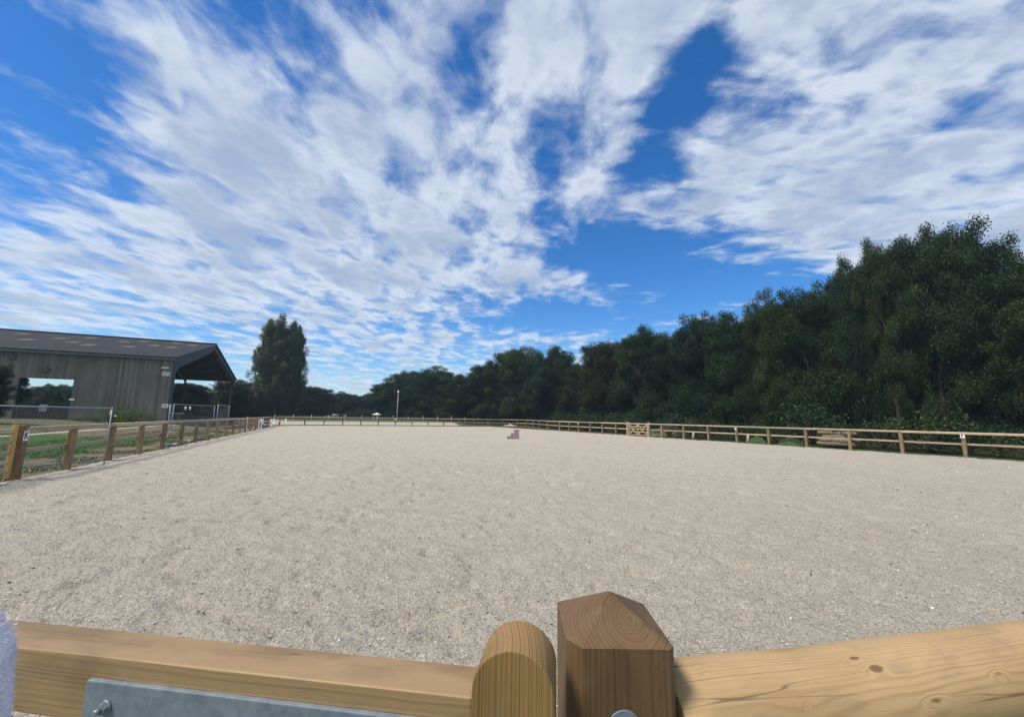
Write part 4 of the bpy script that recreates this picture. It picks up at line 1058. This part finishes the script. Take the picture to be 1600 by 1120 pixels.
# ------------------------------------------------------------------ beyond the far fence
pb = gnd(617, 663.5); pole_Y = 72.5
pp = at(619.5, 662, pole_Y); pt_ = at(622.5, 613, pole_Y)
pole = empty('light_pole', (pp.x, pp.y, 0), 0, 'tall slim grey pole with a white lamp beyond the far fence', 'pole')
MB().tube([(0, 0, -.1), (pt_.x - pp.x, 0, pt_.z)], [.11, .075], 10).build('pole', plain('grey_timber_pole', (.28, .27, .26, 1), .8), pole)
MB().tube([(pt_.x - pp.x, -.05, pt_.z - .05), (pt_.x - pp.x, -.05, pt_.z + .14), (pt_.x - pp.x, -.05, pt_.z + .30)], [.16, .18, .06], 10).build('lamp', M_white, pole)
off_n = np.array([-fdir[1], fdir[0]])
wf = empty('wire_fence', (float(far0[0] + off_n[0] * 16), float(far0[1] + off_n[1] * 16), 0), math.atan2(fdir[1], fdir[0]), 'thin stake and wire fence beyond the sandy strip at the far end', 'fence')
for k in range(-3, 16):
    MB().tube([(k * 2.9, 0, -.1), (k * 2.9 + random.uniform(-.05, .05), 0, 1.55 + random.uniform(-.1, .12))], .06, 6).build('stake', M_rail, wf)
for z in (.5, .9, 1.3): MB().tube([(-8.5, 0, z), (43.4, 0, z)], .012, 4).build('wire', M_galv_b, wf)
# small pale canopy and a low trailer
cp_ = at(589, 650, 98); zc_ = at(589, 645.5, 98).z
cn = empty('white_canopy', (cp_.x, cp_.y, 0), 0, 'small white canopy on thin legs far beyond the fence', 'canopy')
MB().add([(-.75, -1.2, zc_ - .3), (.75, -1.2, zc_ - .3), (.75, 1.2, zc_ - .3), (-.75, 1.2, zc_ - .3), (0, 0, zc_ + .15), (-.75, -1.2, zc_ - .4), (.75, -1.2, zc_ - .4), (.75, 1.2, zc_ - .4), (-.75, 1.2, zc_ - .4)],
         [(0, 1, 4), (1, 2, 4), (2, 3, 4), (3, 0, 4), (5, 6, 1, 0), (6, 7, 2, 1), (7, 8, 3, 2), (8, 5, 0, 3), (5, 8, 7, 6)]).build('roof', M_white, cn)
for sx_ in (-.45, .45):
    for sy_ in (-1, 1): MB().box(sx_ - .05, sx_ + .05, sy_ - .05, sy_ + .05, 0, zc_ - .6).build('leg', M_white, cn)
tp_ = at(519, 650, 96)
tr_ = empty('farm_trailer', (tp_.x, tp_.y, .0), .1, 'low grey farm trailer with a pale load beyond the far fence', 'trailer')
MB().box(-1.5, 1.5, -.8, .8, .7, 1.35).build('body', plain('grey_tray', (.16, .16, .16, 1), .7), tr_, bevel=.03)
MB().box(.1, 1.3, -.7, .7, 1.38, 1.75).build('load', plain('pale_sheet', (.42, .47, .50, 1), .6), tr_, bevel=.12)
for xx in (-.8, .8): MB().tube([(xx, -.95, .42), (xx, -.78, .42)], .42, 16).build('wheel', M_ink, tr_)
MB().bar((-1.5, 0, .7), (-2.5, 0, .5), .08, .08).build('drawbar', M_steel, tr_)
tp2 = at(533, 650, 95)
tb_ = empty('picnic_table', (tp2.x, tp2.y, 0), .0, 'small pale topped table right of the grey trailer', 'table')
MB().box(-.9, .9, -.5, .5, 1.72, 1.80).build('top', M_galv, tb_)
for xx in (-.5, .7): MB().box(xx, xx + .1, -.4, .4, 0, 1.72).build('leg', M_rail, tb_)
# sand heap by the far right corner
def heap(name, p, rx, ry, h_, m_, label, cat, seed, n=40):
    g = np.random.default_rng(seed); u = np.linspace(-1, 1, n); X, Y = np.meshgrid(u, u)
    rr_ = np.hypot(X, Y); Z = h_ * np.clip(1 - rr_, 0, 1) ** .8 * (1 + .5 * vnoise(X * 4, Y * 4, seed)) + .08 * vnoise(X * 11, Y * 11, seed + 1) * (rr_ < .95) - .06
    V = np.stack([X * rx, Y * ry, Z], -1).reshape(-1, 3); id_ = np.arange(n * n).reshape(n, n)
    o = link(name, npmesh(name, V, np.stack([id_[:-1, :-1], id_[:-1, 1:], id_[1:, 1:], id_[1:, :-1]], -1).reshape(-1, 4), m_, True), None, (p[0], p[1], 0))
    return tag(o, label, cat)
p = at(797, 655, 73.5); heap('sand_heap', (p.x, p.y), 1.5, 1.1, .5, M_fib2, 'low heap of sand behind the fence at the far right corner', 'sand heap', 4)

# stacked logs and what lies behind the right fence
M_log = plain('cut_log', (.17, .135, .095, 1), .85, 0, .35, 7, .01); M_logend = plain('log_end', (.42, .33, .22, 1), .8, 0, .2, 20)
lp0 = at(1272, 690, 28.8); lp1 = at(1326, 690, 27.0)
dl = Vector((lp1.x - lp0.x, lp1.y - lp0.y)); LL = dl.length; dl.normalize()
lf = Vector((dl.y, -dl.x))
rows = [(0, 7), (1, 6), (2, 5), (3, 4)]
gl = random.Random(5)
for lev, cnt in rows:
    for k in range(cnt):
        L_ = LL * gl.uniform(.62, 1.0) * (1 - .12 * lev); r_ = gl.uniform(.10, .15)
        ox = gl.uniform(0, max(.01, LL - L_)); dep = k * .27 + lev * .13
        base = Vector((lp0.x, lp0.y)) + dl * ox - lf * dep
        lab = ('cut log at the front of the stack behind the right fence, level %s' % ['bottom', 'second', 'third', 'top'][lev]) if k == 0 else 'cut log inside the stack behind the right fence'
        rt = empty('log', (base.x, base.y, .08 + lev * .235 + r_), math.atan2(dl.y, dl.x) + gl.gauss(0, .03), lab, 'log', 'stacked logs behind the fence')
        pts = [(L_ * i / 5, gl.gauss(0, .012), gl.gauss(0, .012)) for i in range(6)]
        MB().tube(pts, [r_ * gl.uniform(.9, 1.08) for _ in pts], 12, caps=False).build('bark', M_log, rt)
        for xx, q_ in ((0, pts[0]), (L_, pts[-1])):
            MB().tube([(xx - .004, q_[1], q_[2]), (xx + .004, q_[1], q_[2])], r_ * .93, 12).build('cut_end', M_logend, rt)
M_tarp = plain('green_sheet', (.05, .085, .032, 1), .9, 0, .4, 5, .02)
def mound(px0, px1, Y, h_, label, seed):
    a, b = at(px0, 690, Y), at(px1, 690, Y); w2 = (b.x - a.x) / 2
    return heap('grass_mound', ((a.x + b.x) / 2, Y + .6), w2, 1.1, h_, M_tarp, label, 'grass mound', seed)
mound(1226, 1262, 28.5, .75, 'green mound just left of the log stack', 6)
mound(1180, 1201, 31.5, .62, 'smaller green mound left of the large one behind the fence', 7)
p = at(1045, 672, 44); heap('brash_heap', (p.x, p.y), 2.6, 1.2, 1.2, plain('pale_brash', (.24, .22, .13, 1), .9, 0, .4, 6, .04), 'pale heap of cut branches behind the fence right of the wicket gate', 'brash heap', 9)
for (px_, Y_, lb) in ((1083, 38, 'short pale stump behind the fence, right of the branch heap'), (1168, 33, 'grey stump behind the fence beside the P marker')):
    p = at(px_, 680, Y_); s_ = empty('tree_stump', (p.x, p.y, -.05), 0, lb, 'stump')
    MB().tube([(0, 0, -.1), (.02, 0, .3), (.05, .02, .62)], [.16, .11, .09], 10).build('stump', M_logend, s_)
    MB().tube([(.02, 0, .35), (.16, -.05, .6)], [.05, .03], 8).build('stub', M_log, s_)

# ------------------------------------------------------------------ grass on the left strip
g = np.random.default_rng(77); n = 60000
a_ = g.uniform(6, 46, n); t2 = g.choice([0, 1], n, p=[.35, .65]); tt = np.where(t2 == 0, g.uniform(.25, 2.6, n), g.uniform(2.0, 9.0, n))
pos = -(DL + tt)[:, None] * nL + a_[:, None] * uL
keep = (np.abs(tt - 6.1) > 1.0) & (vnoise(pos[:, 0] / .9, pos[:, 1] / .9, 21) > np.where(tt < 2.4, .06, -.22))
pos = pos[keep]
aR = g.uniform(-4, 60, 9000); tR = g.uniform(.12, 1.6, 9000) ** 1.3; pR = (DR + tR)[:, None] * nR + aR[:, None] * uR
pos = np.concatenate([pos, pR[vnoise(pR[:, 0] / .8, pR[:, 1] / .8, 22) > -.1]]); n = len(pos); z = terrain_z(pos[:, 0], pos[:, 1]); hgt = g.uniform(.025, .08, n); th = g.uniform(0, 6.28, n); wd = .010 + .012 * g.random(n)
cx, cy = np.cos(th) * wd, np.sin(th) * wd; lx_, ly_ = g.normal(0, .04, n), g.normal(0, .04, n)
V = np.stack([np.stack([pos[:, 0] - cx, pos[:, 1] - cy, z - .01], -1), np.stack([pos[:, 0] + cx, pos[:, 1] + cy, z - .01], -1), np.stack([pos[:, 0] + lx_, pos[:, 1] + ly_, z + hgt], -1)], 1).reshape(-1, 3)
go = link('meadow_grass', npmesh('meadow_grass', V, np.arange(n * 3).reshape(n, 3), plain('grass_blades', (.075, .145, .035, 1), .7, 0, .3, 1.2)))
tag(go, 'short rough grass on the strip outside the left fence', 'grass', kind='stuff')

# ------------------------------------------------------------------ fluffy cuff at the left edge
M_fl = plain('lilac_fleece', (.80, .77, .84, 1), .95, 0, .06, 60)
cuff = empty('fluffy_cuff', (-.50, .30, 1.30), 0, 'pale lilac fluffy cuff at the lower left edge, overlapping the gate rail', 'cuff')
P0 = at(-58, 935, .36); P1 = at(-53, 1020, .36); P2 = at(-68, 1130, .36); P3 = at(-80, 1260, .36)
pts = [P0, P1, P2, P3]; rad = [.008, .025, .027, .030]
cuff.location = P1
MB().tube([p - P1 for p in pts], rad, 24).build('sleeve', M_fl, cuff)
g = np.random.default_rng(5); n = 14000; tpar = g.random(n) * (len(pts) - 1); i0 = np.minimum(tpar.astype(int), len(pts) - 2); fr_ = tpar - i0
PA = np.array([list(p - P1) for p in pts]); rd = np.array(rad)
c = PA[i0] * (1 - fr_)[:, None] + PA[i0 + 1] * fr_[:, None]; r_ = rd[i0] * (1 - fr_) + rd[i0 + 1] * fr_
th = g.uniform(0, 6.28, n); ax_ = np.stack([np.cos(th), np.sin(th), g.normal(0, .25, n)], -1)
b0 = c + ax_ * r_[:, None] * .96; b1 = b0 + ax_ * g.uniform(.0015, .0035, n)[:, None] + g.normal(0, .0010, (n, 3)); sd_ = g.normal(0, .0004, (n, 3))
V = np.stack([b0 - sd_, b0 + sd_, b1], 1).reshape(-1, 3)
link('fleece', npmesh('fleece', V, np.arange(n * 3).reshape(n, 3), M_fl), cuff)

# ------------------------------------------------------------------ haze: thin damp air round the whole place
hz = bpy.data.materials.new('haze'); hz.use_nodes = True; hz.node_tree.nodes.clear(); ht = NT(hz.node_tree)
pv = ht.new('ShaderNodeVolumePrincipled'); pv.inputs['Color'].default_value = (.62, .82, 1, 1); pv.inputs['Density'].default_value = .0005; pv.inputs['Anisotropy'].default_value = .2
ho = ht.new('ShaderNodeOutputMaterial'); ht.l.new(pv.outputs[0], ho.inputs['Volume'])
tag(MB().box(-4100, 4100, -4100, 4100, -1.5, 26).build('haze', hz), kind='stuff')
SC.cycles.volume_bounces = 0
